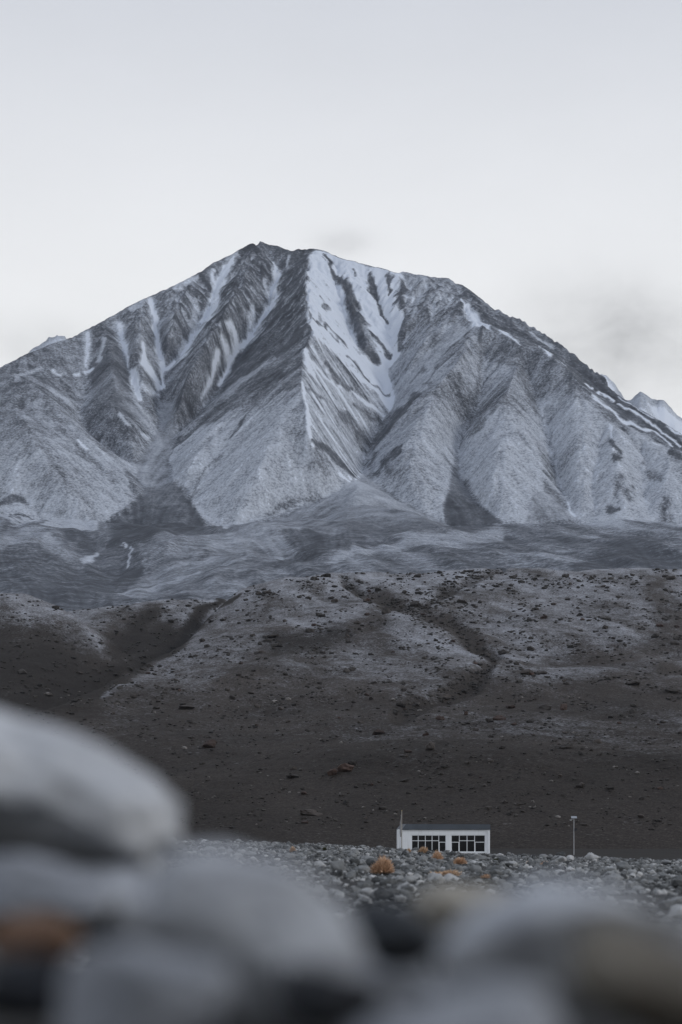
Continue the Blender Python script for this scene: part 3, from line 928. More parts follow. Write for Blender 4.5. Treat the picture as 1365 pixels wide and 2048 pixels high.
HPATCH = [
    ([(500, 1225, 18), (440, 1300, 30), (370, 1350, 26)], .36), ([(330, 1385, 30), (230, 1425, 24)], .20), ([(560, 1380, 30), (420, 1410, 26)], .22),
    ([(545, 1165, 10), (640, 1160, 12), (740, 1180, 14), (720, 1235, 22), (640, 1250, 16)], .62), ([(800, 1250, 14), (900, 1290, 18), (950, 1320, 14)], .62), ([(740, 1330, 26), (860, 1350, 20)], .45),
    ([(1020, 1140, 10), (1100, 1200, 26), (1180, 1260, 18), (1220, 1290, 10)], .52), ([(1160, 1145, 4), (1250, 1143, 5), (1340, 1142, 4)], .7), ([(870, 1150, 8), (980, 1133, 5)], .66),
    ([(1040, 1330, 12), (1140, 1350, 14), (1300, 1330, 14)], .5), ([(300, 1205, 6), (440, 1200, 6)], .72), ([(-100, 1200, 12), (0, 1200, 12), (60, 1206, 12), (130, 1234, 10), (200, 1290, 9)], .62), ([(330, 1228, 8), (400, 1215, 8)], .5),
    ([(420, 1330, 16), (480, 1290, 16), (520, 1240, 12)], .36), ([(400, 1370, 14), (440, 1360, 10)], .42), ([(700, 1480, 8), (860, 1478, 10), (1000, 1470, 10), (1365, 1490, 12)], .30),
]
HDARK = [
    ([(472, 1187, 5), (408, 1236, 10), (350, 1294, 13), (245, 1344, 13), (110, 1408, 12)], -.1), ([(300, 1238, 20), (250, 1290, 30), (330, 1270, 22)], -.1), ([(-100, 1330, 75), (100, 1330, 55), (180, 1370, 36), (60, 1390, 50)], -.15),  # left valley: bare soil, and shade painted in for depth
    ([(560, 1290, 26), (680, 1270, 22), (760, 1240, 12)], .03), ([(600, 1420, 50), (420, 1430, 40), (820, 1420, 16)], .08), ([(1330, 1165, 14), (1300, 1190, 14), (1365, 1240, 30)], .08), ([(1300, 1290, 20), (1365, 1270, 24)], .12),
    ([(1150, 1410, 26), (1365, 1400, 26)], .04), ([(0, 1600, 60), (600, 1590, 40), (1365, 1580, 45)], -.2),
]
for k, (L, s_) in enumerate(HPATCH + HDARK):
    lay = hsn.copy()
    seg_stroke(lay, L, s_, 1.0, 0.8)
    op = 1.0 if k in (len(HPATCH), len(HPATCH) + 1, len(HPATCH) + 2) else 0.66      # thin frost lets the ground show through
    hsn = op * lay + (1 - op) * hsn
for L, s_ in [([(492, 1188, 5), (434, 1242, 7), (382, 1300, 8), (300, 1345, 7), (200, 1395, 4)], .42)]:
    seg_stroke(hsn, L, s_, 1.0, 0.5)
hsn = hsn - 0.35 * gully
htone = 0.37 + 0.16 * fbm(XX, YY * 0.4, 40, 4, 150) + 0.16 * sstep(1500, 1300, V) - 0.12 * gully - 0.08 * sstep(1480, 1540, V)
for L in ([(472, 1187, 5), (408, 1236, 10), (350, 1294, 13), (245, 1344, 13), (110, 1408, 12)], [(300, 1240, 20), (250, 1290, 30), (330, 1270, 20)], [(-100, 1330, 75), (100, 1330, 55), (180, 1370, 36), (60, 1390, 50)], [(560, 1290, 26), (680, 1270, 20)]):
    seg_stroke(htone, L, 0.12, 1.0, 0.8)  # dark soil, with the left valley's shade put into the tone
hill = mesh_obj('hillside', np.stack([XX, YY, H], -1), grid_faces(*H.shape), hillside_material())
attr(hill, 'snow', hsn)
attr(hill, 'tone', htone)
tag(hill, kind='structure')
hillV = HY - FPX * H / YY


def hill_z(a, Y):
    return bilin(H, np.array([(math.log(Y) - HL0) / (HL1 - HL0) * (HR - 1)]), np.array([(a - A0) / (A1 - A0) * (HC - 1)]))[0]


def hill_hit(x, y):
    """the nearest point of the hillside that a photograph pixel looks at"""
    c = int(round((x - PX0) / (PX1 - PX0) * (HC - 1)))
    v = hillV[:, c]
    k = int(np.argmax(v <= y))
    if k == 0:
        return None
    t = (v[k - 1] - y) / (v[k - 1] - v[k] + 1e-9)
    Y = hYr[k - 1] + (hYr[k] - hYr[k - 1]) * t
    a = (x - CX) / FPX
    return Vector((a * Y, Y, H[k - 1, c] + (H[k, c] - H[k - 1, c]) * t))


# ------------------------------------------------------------------ ground and the stony bank
gm = flat_material()
g = mesh_obj('ground', [(-4500, -800, -6), (4500, -800, -6), (4500, 8600, -6), (-4500, 8600, -6)], [(0, 1, 2, 3)], gm)
tag(g, kind='structure')
fx, fy = np.meshgrid(np.linspace(-130, 130, 120), np.linspace(140, 470, 120))
fl = mesh_obj('river_flat', np.stack([fx, fy, -3.75 + 0.12 * fbm(fx, fy, 20, 3, 200)], -1), grid_faces(120, 120), gm)
tag(fl, kind='structure')


def bank_z(x, Y):
    x, Y = np.asarray(x, float), np.asarray(Y, float)
    z = np.interp(Y, [-8, 2.2, 3.5, 5.0, 8, 14, 24, 45, 95, 135], [-0.2, -0.2, -0.31, -0.42, -0.6, -0.82, -1.08, -1.2, -1.3, -1.3])
    u = CX + FPX * x / np.maximum(Y, 20)
    tilt = np.interp(u, [-300, 400, 650, 800, 1000, 1300, 1700], [0.55, 0.52, 0.30, 0.02, -0.22, -0.42, -0.5])
    z = z + tilt * np.interp(Y, [40, 130], [0, 1])
    edge = np.interp(u, [-300, 700, 1150, 1400], [140, 138, 128, 118])
    z = z - 0.16 * np.maximum(Y - edge, 0)
    return np.maximum(z + np.interp(Y, [2, 12], [0.02, 0.10]) * fbm(x, Y, 7, 3, 210), -4.3)


bY = np.concatenate([np.arange(-6, 30, 0.5), np.arange(30, 165, 1.0)])
bX = np.linspace(-1, 1, 120)
BX = bX[None, :] * np.interp(bY, [-6, 30, 165], [9, 12, 46])[:, None]
BY = np.repeat(bY[:, None], 120, 1)
bank = mesh_obj('stony_bank', np.stack([BX, BY, bank_z(BX, BY)], -1), grid_faces(*BX.shape), bank_material())
tag(bank, kind='structure')


# ------------------------------------------------------------------ stones
def ico(sub):
    bm = bmesh.new()
    bmesh.ops.create_icosphere(bm, subdivisions=sub, radius=1)
    v = np.array([p.co[:] for p in bm.verts])
    f = np.array([[p.index for p in q.verts] for q in bm.faces])
    bm.free()
    return v, f


ICO = {k: ico(k) for k in (1, 2, 3, 5)}


def rock_shape(sub, seed, facets=7, rough=0.12, square=0.0):
    r = np.random.default_rng(seed)
    v, f = ICO[sub]
    v = v.copy()
    if square:
        v = np.sign(v) * np.abs(v) ** (1 - square)
        v /= np.abs(v).max()
    for _ in range(facets):
        nrm = r.normal(size=3)
        nrm /= np.linalg.norm(nrm)
        d = r.uniform(0.55, 0.86)
        over = np.maximum(v @ nrm - d, 0)
        v = v - over[:, None] * nrm * 0.88
    off = r.uniform(0, 50, 3)
    nz = np.array([mnoise.fractal(Vector(p * 1.6 + off), 0.9, 2.1, 4) for p in v])
    v = v * (1 + rough * nz[:, None])
    return v, f


def stone_material(name, stops, obj_random=True, scale=1.0, rough_bump=0.25, mottle=0.55):
    n = Nodes(name)
    if obj_random:
        q = n.t.nodes.new('ShaderNodeAttribute')
        q.attribute_type, q.attribute_name = 'OBJECT', 'tone'
        t = q.outputs['Fac']
        p = n.position()
    else:
        t = n.attr('tone')
        p = n.position()
    a = n.noise(7.0 * scale, 5, 0.6, p)
    b = n.noise(40.0 * scale, 3, 0.6, p)
    t = n.math('MULTIPLY_ADD', n.math('SUBTRACT', a, 0.5), mottle, t)
    t = n.math('MULTIPLY_ADD', n.math('SUBTRACT', b, 0.5), 0.35, t)
    n.bump(n.math('ADD', a, n.math('MULTIPLY', b, 0.3)), 0.05 / scale, rough_bump)
    return n.done(n.ramp(t, stops), 0.85, 0.25)


COB = [(0.0, (0.04, 0.042, 0.043)), (0.35, (0.125, 0.130, 0.132)), (0.7, (0.24, 0.247, 0.25)), (1.0, (0.44, 0.445, 0.45))]
cob_single = stone_material('cobble_granite', COB, True)
cob_many = stone_material('cobble_granite_mass', COB, False)

protos = {s: [rock_shape(s, 300 + 40 * s + k, 7, 0.28) for k in range(16)] for s in (1, 2)}
pm = []
for k in range(16):
    v, f = rock_shape(3, 900 + k, 13, 0.36)
    me = bpy.data.meshes.new('stone')
    me.from_pydata(v.tolist(), [], f.tolist())
    me.polygons.foreach_set('use_smooth', np.ones(len(f), bool))
    me.materials.append(cob_single)
    pm.append(me)

cand = []
while len(cand) < 43000:
    Y = 7 + (146 - 7) * random.random() ** 0.8
    u = random.uniform(-160 - 3000 / Y, 1530 + 3000 / Y)
    if random.random() > min(1.0, Y / 110 + 0.06):
        continue
    s = min(0.34, max(0.035, random.lognormvariate(math.log(0.053), 0.50)))
    cand.append((u, Y, (u - CX) / FPX * Y, s))
SHRUBS = [(757, 1749, 64, 40), (869, 1725, 36, 27), (843, 1707, 34, 16), (917, 1729, 36, 17), (893, 1752, 66, 14), (818, 1706, 18, 11), (586, 1705, 22, 14),
          (1088, 1731, 26, 10), (1056, 1729, 14, 8), (967, 1757, 30, 9), (994, 1722, 20, 8), (650, 1700, 16, 7)]


def bank_hit(x, y):
    a, s_ = px_ray(x, y)
    Ys = np.arange(8, 150, 0.25)
    z = bank_z(a * Ys, Ys)
    k = int(np.argmax(z >= s_ * Ys))
    k = k if z[k] >= s_ * Ys[k] else int(np.argmax(z / Ys))
    return Vector((a * Ys[k], Ys[k], float(z[k])))


keep = []
spots = [(bank_hit(x, y), w, x) for x, y, w, h in SHRUBS]
for c in cand:
    if any(abs(c[0] - x) < w * 0.6 and -4.0 < c[1] - p.y < 1.0 and c[3] > 0.05 and random.random() < 0.93 for p, w, x in spots):
        continue
    keep.append(c)
cand = keep
shown = []
cz = bank_z(np.array([c[2] for c in cand]), np.array([c[1] for c in cand])).tolist()
for c, z in zip(cand, cz):
    u, Y, x, s = c
    z = z + s * 0.2
    vpx = HY - z / Y * FPX
    hidden = (u < 385) or (u < 700 and vpx > 1690 + max(0, u - 450) * 0.55) or (u > 840 and vpx > 1765) or vpx > 1840 or not (0 < u < 1365) or Y > 139
    shown.append(-1 if hidden else 2 * s / Y * FPX)
order = np.argsort(-np.array(shown))
single = set(order[:300].tolist())
VV, FF, TT, base = [], [], [], 0
shrub_px = [758, 870, 915, 585, 1088, 835]
for i, (u, Y, x, s) in enumerate(cand):
    z = cz[i]
    rot = Matrix.Rotation(random.uniform(0, 6.28), 3, 'Z') @ Matrix.Rotation(random.uniform(-0.5, 0.5), 3, 'X')
    sc = np.array([random.uniform(0.8, 1.35), random.uniform(0.75, 1.2), random.uniform(0.55, 0.95)]) * s
    t = min(1, max(0, random.gauss(0.40, 0.27)))
    if i in single:
        o = bpy.data.objects.new('stone', random.choice(pm))
        col.objects.link(o)
        o.location = (x, Y, z + sc[2] * random.uniform(0.1, 0.6))
        o.rotation_euler = rot.to_euler()
        o.scale = sc
        o['tone'] = t
        tw = 'dark grey' if t < 0.36 else 'pale' if t > 0.62 else 'mid-grey'
        size = 'large' if s > 0.2 else ('smallish' if s < 0.14 else 'middling')
        shp = 'flat' if sc[2] / s < 0.67 else 'round' if sc[2] / s > 0.8 else 'squat'
        where = ('at the left end of the bank' if u < 560 else 'left of the biggest shrub' if u < 720 else 'by the biggest orange shrub' if u < 800 else
                 "below the hut's left window" if u < 897 else "below the hut's right window" if u < 985 else 'just right of the hut' if u < 1060 else
                 'left of the lamp post' if u < 1148 else 'right of the lamp post' if u < 1250 else 'at the right end of the bank')
        depth = 'near' if Y < 38 else 'middle' if Y < 62 else 'far'
        tag(o, f'{size} {shp} {tw} stone in {depth} cobbles {where}', 'stone', 'loose stones on the bank')
        continue
    v, f = protos[2 if Y < 34 else 1][random.randrange(16)]
    v = (v * sc) @ np.array(rot).T + np.array([x, Y, z + sc[2] * random.uniform(0.0, 0.6)])
    VV.append(v)
    FF.append(f + base)
    TT.append(np.full(len(v), t))
    base += len(v)
mass = mesh_obj('cobbles', np.concatenate(VV), np.concatenate(FF), cob_many, smooth=False)
attr(mass, 'tone', np.concatenate(TT))
tag(mass, 'countless small grey cobbles covering the stony bank', 'cobbles', kind='stuff')


# ------------------------------------------------------------------ boulders and tufts on the hillside
bl_dark = stone_material('hillside_boulder', [(0.0, (0.018, 0.016, 0.015)), (0.5, (0.040, 0.035, 0.032)), (1.0, (0.085, 0.072, 0.065))], True, 0.12)
bl_red = stone_material('reddish_boulder', [(0.0, (0.018, 0.013, 0.011)), (0.5, (0.046, 0.031, 0.026)), (1.0, (0.085, 0.055, 0.045))], True, 0.12)
bmesh_ = []
for k in range(14):
    v, f = rock_shape(3, 1500 + k, 12, 0.30, 0.15)
    for mt in (bl_dark, bl_red):
        me = bpy.data.meshes.new('boulder')
        me.from_pydata(v.tolist(), [], f.tolist())
        me.materials.append(mt)
        bmesh_.append(me)


def boulder(x, y, wpx, hpx, label, group=None, red=False, k=None):
    p = hill_hit(x, y)
    if p is None:
        return None
    k = random.randrange(14) if k is None else k
    o = bpy.data.objects.new('boulder', bmesh_[2 * k + (1 if red else 0)])
    col.objects.link(o)
    w, h = wpx / FPX * p.y / 2, hpx / FPX * p.y / 2
    o.scale = (w * 1.12, w * random.uniform(0.8, 1.1), h * 1.25)
    o.rotation_euler = (random.uniform(-.2, .2), random.uniform(-.2, .2), random.uniform(0, 6.28))
    o.location = (p.x, p.y, p.z + h * 0.55)
    o['tone'] = random.uniform(0.2, 0.75)
    tag(o, label, 'boulder', group or 'boulders on the hillside')
    return o


HERO = [
    (862, 1500, 26, 20, 'upright dark boulder on the brow above the white hut', False), (420, 1494, 34, 16, 'long brown boulder standing alone at the left of the dark slope', True),
    (692, 1543, 34, 22, 'craggy brown outcrop on the slope left of the white hut', True), (665, 1550, 22, 16, 'lower left block of the craggy brown outcrop', True),
    (706, 1530, 18, 12, 'upper right block of the craggy brown outcrop', False), (756, 1469, 26, 13, 'squat brown boulder on the pale terrace left of the brow', True),
    (997, 1441, 32, 11, 'flat reddish boulder on the pale slope above the hut', True), (1092, 1419, 34, 14, 'wide dark boulder beside a reddish one on the right slope', False),
    (1127, 1420, 22, 18, 'reddish pointed boulder on the right slope', True), (1020, 1417, 22, 9, 'small flat reddish boulder above the long one', True), (933, 1430, 12, 8, 'tiny red boulder left of the flat reddish one', True),
    (924, 1206, 22, 9, 'dark flat boulder near the crest of the hillside', False), (832, 1213, 24, 13, 'dark heap of rock where two gullies meet', False), (772, 1228, 20, 15, 'dark boulder left of the gully junction', False),
    (714, 1248, 12, 8, 'small dark boulder on the pale snow patch', False), (1053, 1349, 32, 12, 'long dark boulder at the right edge of the gully', False), (1085, 1348, 18, 8, 'short dark boulder next to the long one by the gully', False),
    (888, 1396, 28, 12, 'dark boulder at the lower end of the gully', False), (803, 1414, 20, 10, 'dark boulder on the left side below the gully', False), (880, 1440, 18, 11, 'brown boulder under the lower end of the gully', True),
    (1130, 1497, 32, 9, 'flat dark slab on the terrace right of the brow', False), (1195, 1487, 18, 11, 'dark boulder on the terrace toward the right', False), (810, 1563, 24, 8, 'flat dark slab on the bare slope above the hut', False),
    (815, 1505, 18, 8, 'low brown boulder left of the upright one on the brow', True), (620, 1630, 40, 12, 'low dark slab on the bare slope left of the hut', False), (590, 1555, 30, 9, 'long low dark slab left of the craggy outcrop', False),
    (835, 1155, 18, 9, 'dark boulder on the skyline of the hillside', False), (1045, 1131, 26, 9, 'row of dark rock on the highest crest of the hillside', False), (1265, 1370, 28, 9, 'flat dark boulder on the far right slope', False), (1345, 1384, 36, 10, 'long dark boulder at the right edge of the picture', False),
    (535, 1187, 20, 8, 'dark flat boulder below the left end of the crest', False), (670, 1205, 16, 9, 'dark boulder on the left snow patch', False), (545, 1275, 26, 8, 'dark slab on the left shoulder of the hillside', False), (370, 1418, 36, 9, 'long dark slab low on the left shoulder', False),
]
for i, (x, y, w, h, lab, red) in enumerate(HERO):
    boulder(x, y, w, h, lab, 'single boulders on the hillside', red, i % 14)
ZONES = [(150, 480, 1330, 1480, 'on the left shoulder'), (480, 760, 1160, 1330, 'on the left snow patch'), (760, 1010, 1160, 1400, 'along the gully'), (1010, 1365, 1150, 1310, 'on the upper right slope'),
         (1010, 1365, 1310, 1440, 'on the middle right slope'), (480, 900, 1330, 1480, 'on the middle left slope'), (900, 1365, 1440, 1500, 'on the pale terrace'), (380, 1365, 1500, 1660, 'on the dark bank above the hut')]
nb = 0
while nb < 255:
    x, y = random.uniform(140, 1365), 1150 + 500 * random.random() ** 1.5
    for zi, (x0, x1, y0, y1, zn) in enumerate(ZONES):
        if x0 <= x < x1 and y0 <= y < y1:
            break
    else:
        continue
    if zn == 'along the gully' and random.random() < 0.5:
        L = np.array(GUL[0][0])
        j = random.randrange(len(L) - 1)
        t = random.random()
        x, y = L[j, 0] + t * (L[j + 1, 0] - L[j, 0]) + random.gauss(0, 16), L[j, 1] + t * (L[j + 1, 1] - L[j, 1]) + random.gauss(0, 9)
    if x < 330 and y > 1440 or (800 < x < 990 and y > 1635):
        continue
    w = min(20, random.lognormvariate(math.log(9.5), 0.32))
    h = w * random.uniform(0.38, 0.62)
    sub = int((x - x0) / (x1 - x0) * 4)
    part = ('its left side', 'left of its middle', 'right of its middle', 'its right side')[max(0, min(3, sub))]
    lvl = 'lower' if y > (y0 + y1) / 2 else 'upper'
    red = random.random() < 0.12
    size = 'tiny' if w < 8 else 'small' if w < 11 else 'bigger'
    if boulder(x, y, w, h, f"{size} {'rusty' if red else 'dark'} boulder {zn}, {lvl} part, {part}".replace('its ', 'the '), 'scattered boulders on the hillside', red):
        nb += 1
VV, FF, TT, base = [], [], [], 0
nt = 0
while nt < 7000:
    x, y = random.uniform(-30, 1400), 1140 + 520 * random.random() ** 1.35
    if random.random() < 0.045:
        L = np.array(random.choice(GUL[:2] + [GUL[0]])[0])
        j, t = random.randrange(len(L) - 1), random.random()
        x, y = L[j, 0] + t * (L[j + 1, 0] - L[j, 0]) + random.gauss(0, 24), L[j, 1] + t * (L[j + 1, 1] - L[j, 1]) + random.gauss(0, 9)
        if not -30 < x < 1400:
            continue
    elif random.random() > 0.05 + 2.2 * float(perlin(np.array([x / 60]), np.array([y / 24]), 220)[0] + 0.5 * perlin(np.array([x / 19]), np.array([y / 9]), 221)[0]) + (0.25 if y < 1400 else 0.15):
        continue
    p = hill_hit(x, y)
    if p is None:
        continue
    w = random.lognormvariate(math.log(3.8), 0.5) / FPX * p.y / 2
    v, f = protos[1][random.randrange(16)]
    th = random.uniform(0, 6.28)
    v = v * np.array([w * 1.3, w * 1.2, w * random.uniform(0.45, 0.9)])
    c, s_ = math.cos(th), math.sin(th)
    v = np.stack([v[:, 0] * c - v[:, 1] * s_, v[:, 0] * s_ + v[:, 1] * c, v[:, 2]], -1) + np.array([p.x, p.y, p.z + w * 0.25])
    VV.append(v)
    FF.append(f + base)
    TT.append(np.full(len(v), random.uniform(0.0, 0.75) if random.random() < 0.92 or y < 1380 else 0.95))
    base += len(v)
    nt += 1
rub = mesh_obj('rubble', np.concatenate(VV), np.concatenate(FF), stone_material('rubble_rock', [(0.0, (0.016, 0.015, 0.014)), (0.6, (0.04, 0.036, 0.033)), (0.85, (0.06, 0.055, 0.05)), (1.0, (0.20, 0.19, 0.18))], False, 0.12), smooth=False)
attr(rub, 'tone', np.concatenate(TT))
tag(rub, 'countless small dark stones and tufts dotting the hillside', 'rubble', kind='stuff')


# ------------------------------------------------------------------ small builders
def plain(name, c, rough=0.7, spec=0.3, metal=0.0, var=0.12, scale=3.0):
    n = Nodes(name)
    t = n.noise(scale, 4, 0.6)
    d = tuple(max(0, k * (1 - var)) for k in c)
    l = tuple(min(1, k * (1 + var)) for k in c)
    return n.done(n.ramp(t, [(0.3, d), (0.7, l)]), rough, spec, metal)


class MB:
    def __init__(self):
        self.v, self.f = [], []

    def box(self, x0, x1, y0, y1, z0, z1):
        b = len(self.v)
        self.v += [(x0, y0, z0), (x1, y0, z0), (x1, y1, z0), (x0, y1, z0), (x0, y0, z1), (x1, y0, z1), (x1, y1, z1), (x0, y1, z1)]
        self.f += [[b + i for i in q] for q in ((0, 3, 2, 1), (4, 5, 6, 7), (0, 1, 5, 4), (1, 2, 6, 5), (2, 3, 7, 6), (3, 0, 4, 7))]
        return self

    def hexa(self, pts):
        b = len(self.v)
        self.v += [tuple(p) for p in pts]
        self.f += [[b + i for i in q] for q in ((0, 3, 2, 1), (4, 5, 6, 7), (0, 1, 5, 4), (1, 2, 6, 5), (2, 3, 7, 6), (3, 0, 4, 7))]
        return self

    def tube(self, p, q, r0, r1=None, n=10):
        r1 = r0 if r1 is None else r1
        p, q = Vector(p), Vector(q)
        d = (q - p).normalized()
        s_ = d.orthogonal().normalized()
        t = d.cross(s_)
        b = len(self.v)
        for c, r in ((p, r0), (q, r1)):
            for k in range(n):
                a = 2 * math.pi * k / n
                self.v.append(tuple(c + s_ * math.cos(a) * r + t * math.sin(a) * r))
        for k in range(n):
            m = (k + 1) % n
            self.f.append([b + k, b + m, b + n + m, b + n + k])
        self.f.append([b + k for k in reversed(range(n))])
        self.f.append([b + n + k for k in range(n)])
        return self

    def build(self, name, mat, parent=None, bevel=0.0):
        me = bpy.data.meshes.new(name)
        me.from_pydata(self.v, [], self.f)
        if bevel:
            bm = bmesh.new()
            bm.from_mesh(me)
            bmesh.ops.bevel(bm, geom=list(bm.edges), offset=bevel, segments=2, affect='EDGES')
            bm.to_mesh(me)
            bm.free()
        me.materials.append(mat)
        o = bpy.data.objects.new(name, me)
        col.objects.link(o)
        o.parent = parent
        return o


# ------------------------------------------------------------------ white hut
_n = Nodes('white_render')
_t = _n.math('MULTIPLY_ADD', _n.noise(1.6, 5, 0.65, stretch=(3.0, 3.0, 0.35)), 0.75, _n.math('MULTIPLY', _n.noise(0.5, 4, 0.6), 0.4))
white_wall = _n.done(_n.ramp(_t, [(0.25, (0.50, 0.50, 0.50)), (0.5, (0.74, 0.77, 0.80)), (0.8, (0.81, 0.84, 0.88))]), 0.85, 0.2)
roof_m = plain('slate_grey_sheet', (0.075, 0.088, 0.106), 0.6, 0.2, 0, 0.15, 0.6)
frame_m = plain('white_window_frame', (0.75, 0.78, 0.82), 0.5, 0.4, 0, 0.04)
glass_m = plain('dark_window_glass', (0.006, 0.007, 0.009), 0.12, 0.22, 0, 0.2)
HYD = 330.0
hut = empty('hut', at(805, 1655, HYD) + Vector((0, 0, -3.8)), R(7))
tag(hut, 'low white hut with slate-grey roof and wide dark windows behind the stony bank', 'hut')
Wd, Dp, Ht = 12.15, 5.2, 3.52
k_ = Wd / 176.0
zz = lambda y: (HY - y) / FPX * HYD + 3.8
winx = {'L': [823.5, 837, 851.3, 864.8, 878.3, 893], 'R': [902.8, 919.5, 935, 950.3, 971.8]}
wz0, wz1, wtr = 0.42, zz(1670), zz(1681.5)
fw = MB()
x_ = lambda px: (px - 805) * k_
fw.box(0, Wd, 0, 0.22, wz1, Ht)
fw.box(0, Wd, 0, 0.22, 0, wz0)
fw.box(0, x_(823.5), 0, 0.22, wz0, wz1)
fw.box(x_(893), x_(902.8), 0, 0.22, wz0, wz1)
fw.box(x_(971.8), Wd, 0, 0.22, wz0, wz1)
fw.build('front_wall', white_wall, hut)
MB().box(0, 0.22, 0.22, Dp, 0, Ht).build('side_wall', white_wall, hut)
MB().box(Wd - 0.22, Wd, 0.22, Dp, 0, Ht).build('side_wall', white_wall, hut)
MB().box(0.22, Wd - 0.22, Dp - 0.22, Dp, 0, Ht).build('back_wall', white_wall, hut)
MB().box(0.22, Wd - 0.22, 0.22, Dp - 0.22, -0.2, 0.05).build('floor_slab', plain('concrete', (0.2, 0.2, 0.2)), hut)
rt = zz(1648)
rf = MB().hexa([(-0.06, -0.10, Ht + .003), (Wd + 0.06, -0.10, Ht + .003), (Wd + 0.06, Dp + 0.1, Ht + .003), (-0.06, Dp + 0.1, Ht + .003),
                (0.52, -0.04, rt), (Wd + 0.03, -0.04, rt - 0.04), (Wd + 0.03, Dp - 0.3, rt - 0.04), (0.52, Dp - 0.3, rt)]).build('roof', roof_m, hut)
seam = MB()
for i in range(1, 16):
    xx = 0.5 + i * 0.74
    seam.tube((xx, -0.075, Ht + 0.03), (xx, -0.045, rt - 0.05), 0.02, n=5)
seam.build('seam', roof_m, rf)
MB().box(-0.10, Wd + 0.10, -0.17, -0.102, Ht - 0.02, Ht + 0.07).build('gutter', roof_m, rf)
dp = MB().tube((Wd - 0.16, -0.10, 0.05), (Wd - 0.16, -0.10, Ht - 0.45), 0.05)
dp.tube((Wd - 0.16, -0.10, Ht - 0.45), (Wd - 0.45, -0.12, Ht - 0.15), 0.05)
dp.build('downpipe', frame_m, hut)
for side in 'LR':
    xs = [x_(p) for p in winx[side]]
    fr = MB()
    t = 0.042
    fr.box(xs[0], xs[-1], 0.05, 0.15, wz1 - 2 * t, wz1)
    fr.box(xs[0], xs[-1], 0.05, 0.15, wz0, wz0 + 2 * t)
    for i, xm in enumerate(xs):
        x0, x1 = (xm, xm + 2 * t) if i == 0 else (xm - 2 * t, xm) if i == len(xs) - 1 else (xm - t, xm + t)
        fr.box(x0, x1, 0.048, 0.152, wz0 + 2 * t, wz1 - 2 * t)
    low = {('L', 4), ('R', 0), ('R', 3)}                       # casements with a lower, thicker rail
    for i in range(len(xs) - 1):
        tr = wtr - (0.20 if (side, i) in low else 0)
        fr.box(xs[i] + t, xs[i + 1] - t, 0.052, 0.148, tr - t, tr + t)
        if (side, i) in low:
            fr.box(xs[i] + t, xs[i] + 2.6 * t, 0.054, 0.146, wz0 + 2 * t, tr - t)
            fr.box(xs[i + 1] - 2.6 * t, xs[i + 1] - t, 0.054, 0.146, wz0 + 2 * t, tr - t)
    wobj = fr.build('window', frame_m, hut)
    MB().box(xs[0] - 0.08, xs[-1] + 0.08, -0.07, 0.045, wz0 - 0.06, wz0 - 0.003).build('sill', white_wall, wobj)
    for i in range(len(xs) - 1):
        tr = wtr - (0.20 if (side, i) in low else 0)
        MB().box(xs[i] + 0.02, xs[i + 1] - 0.02, 0.09, 0.11, tr, wz1 - 0.02).build('window_pane', glass_m, wobj)
        MB().box(xs[i] + 0.02, xs[i + 1] - 0.02, 0.09, 0.11, wz0 + 0.02, tr - 0.003).build('window_pane', glass_m, wobj)

# flagpole with furled cloth, and the post beside it
pole_m = plain('weathered_pole', (0.34, 0.32, 0.29), 0.7)
fp = empty('flagpole', at(804.0, 1655, 328) + Vector((0, 0, -3.8)))
tag(fp, 'tall thin pole with a furled pale flag at the left corner of the hut', 'flagpole')
MB().tube((0, 0, 0), (0, 0, 6.02), 0.07, 0.045).build('pole', pole_m, fp)
MB().tube((0, 0, 6.02), (0, 0, 6.14), 0.09, 0.05, 8).build('finial', plain('ochre_finial', (0.32, 0.26, 0.14)), fp)
fv, ff = [], []
for i in range(25):
    z = 5.6 - i * 0.125
    w = 0.08 + 0.12 * math.sin(min(1, i / 16) * 1.6)
    for j in range(13):
        t = j / 12
        fv.append((-0.06 - w * t + 0.03 * math.sin(i * 0.6), -0.03 + 0.05 * math.sin(t * 9 + i * 0.25), z - 0.12 * t))
for i in range(24):
    for j in range(12):
        b = i * 13 + j
        ff.append((b, b + 1, b + 14, b + 13))
mesh_obj('flag', fv, ff, plain('faded_cloth', (0.36, 0.36, 0.37), 0.9), fp)
po = empty('gate_post', at(797.8, 1655, 328.5) + Vector((0, 0, -3.8)))
tag(po, 'thin white post standing just left of the flagpole', 'post')
MB().box(-0.08, 0.08, -0.08, 0.08, 0, 3.5).build('shaft', frame_m, po, 0.01)
MB().box(-0.11, 0.11, -0.11, 0.11, 3.5, 3.58).build('cap', frame_m, po, 0.01)

# solar street lamp
lp = empty('street_lamp', at(1148.3, 1655, 330) + Vector((0, 0, -3.85)))
tag(lp, 'slim grey solar lamp post standing alone right of the hut', 'street lamp')
galv = plain('galvanised_steel', (0.34, 0.35, 0.37), 0.5, 0.4, 0.2)
MB().tube((0, 0, 0), (0, 0, 5.3), 0.066, 0.05, 12).build('pole', galv, lp)
MB().box(-0.2, 0.2, -0.2, 0.2, 0, 0.06).build('base_plate', galv, lp)
MB().hexa([(-0.38, -0.30, 5.08), (0.40, -0.30, 5.08), (0.40, 0.26, 5.36), (-0.38, 0.26, 5.36), (-0.38, -0.33, 5.12), (0.40, -0.33, 5.12), (0.40, 0.23, 5.40), (-0.38, 0.23, 5.40)]).build('solar_panel', plain('panel_back', (0.24, 0.26, 0.29), 0.4, 0.5), lp)
MB().tube((0, 0, 5.0), (-0.36, -0.1, 4.92), 0.035).build('bracket', galv, lp)
MB().box(-0.56, -0.30, -0.2, 0.0, 4.80, 4.93).build('lamp_head', plain('lamp_shell', (0.4, 0.41, 0.42), 0.5), lp, 0.02)
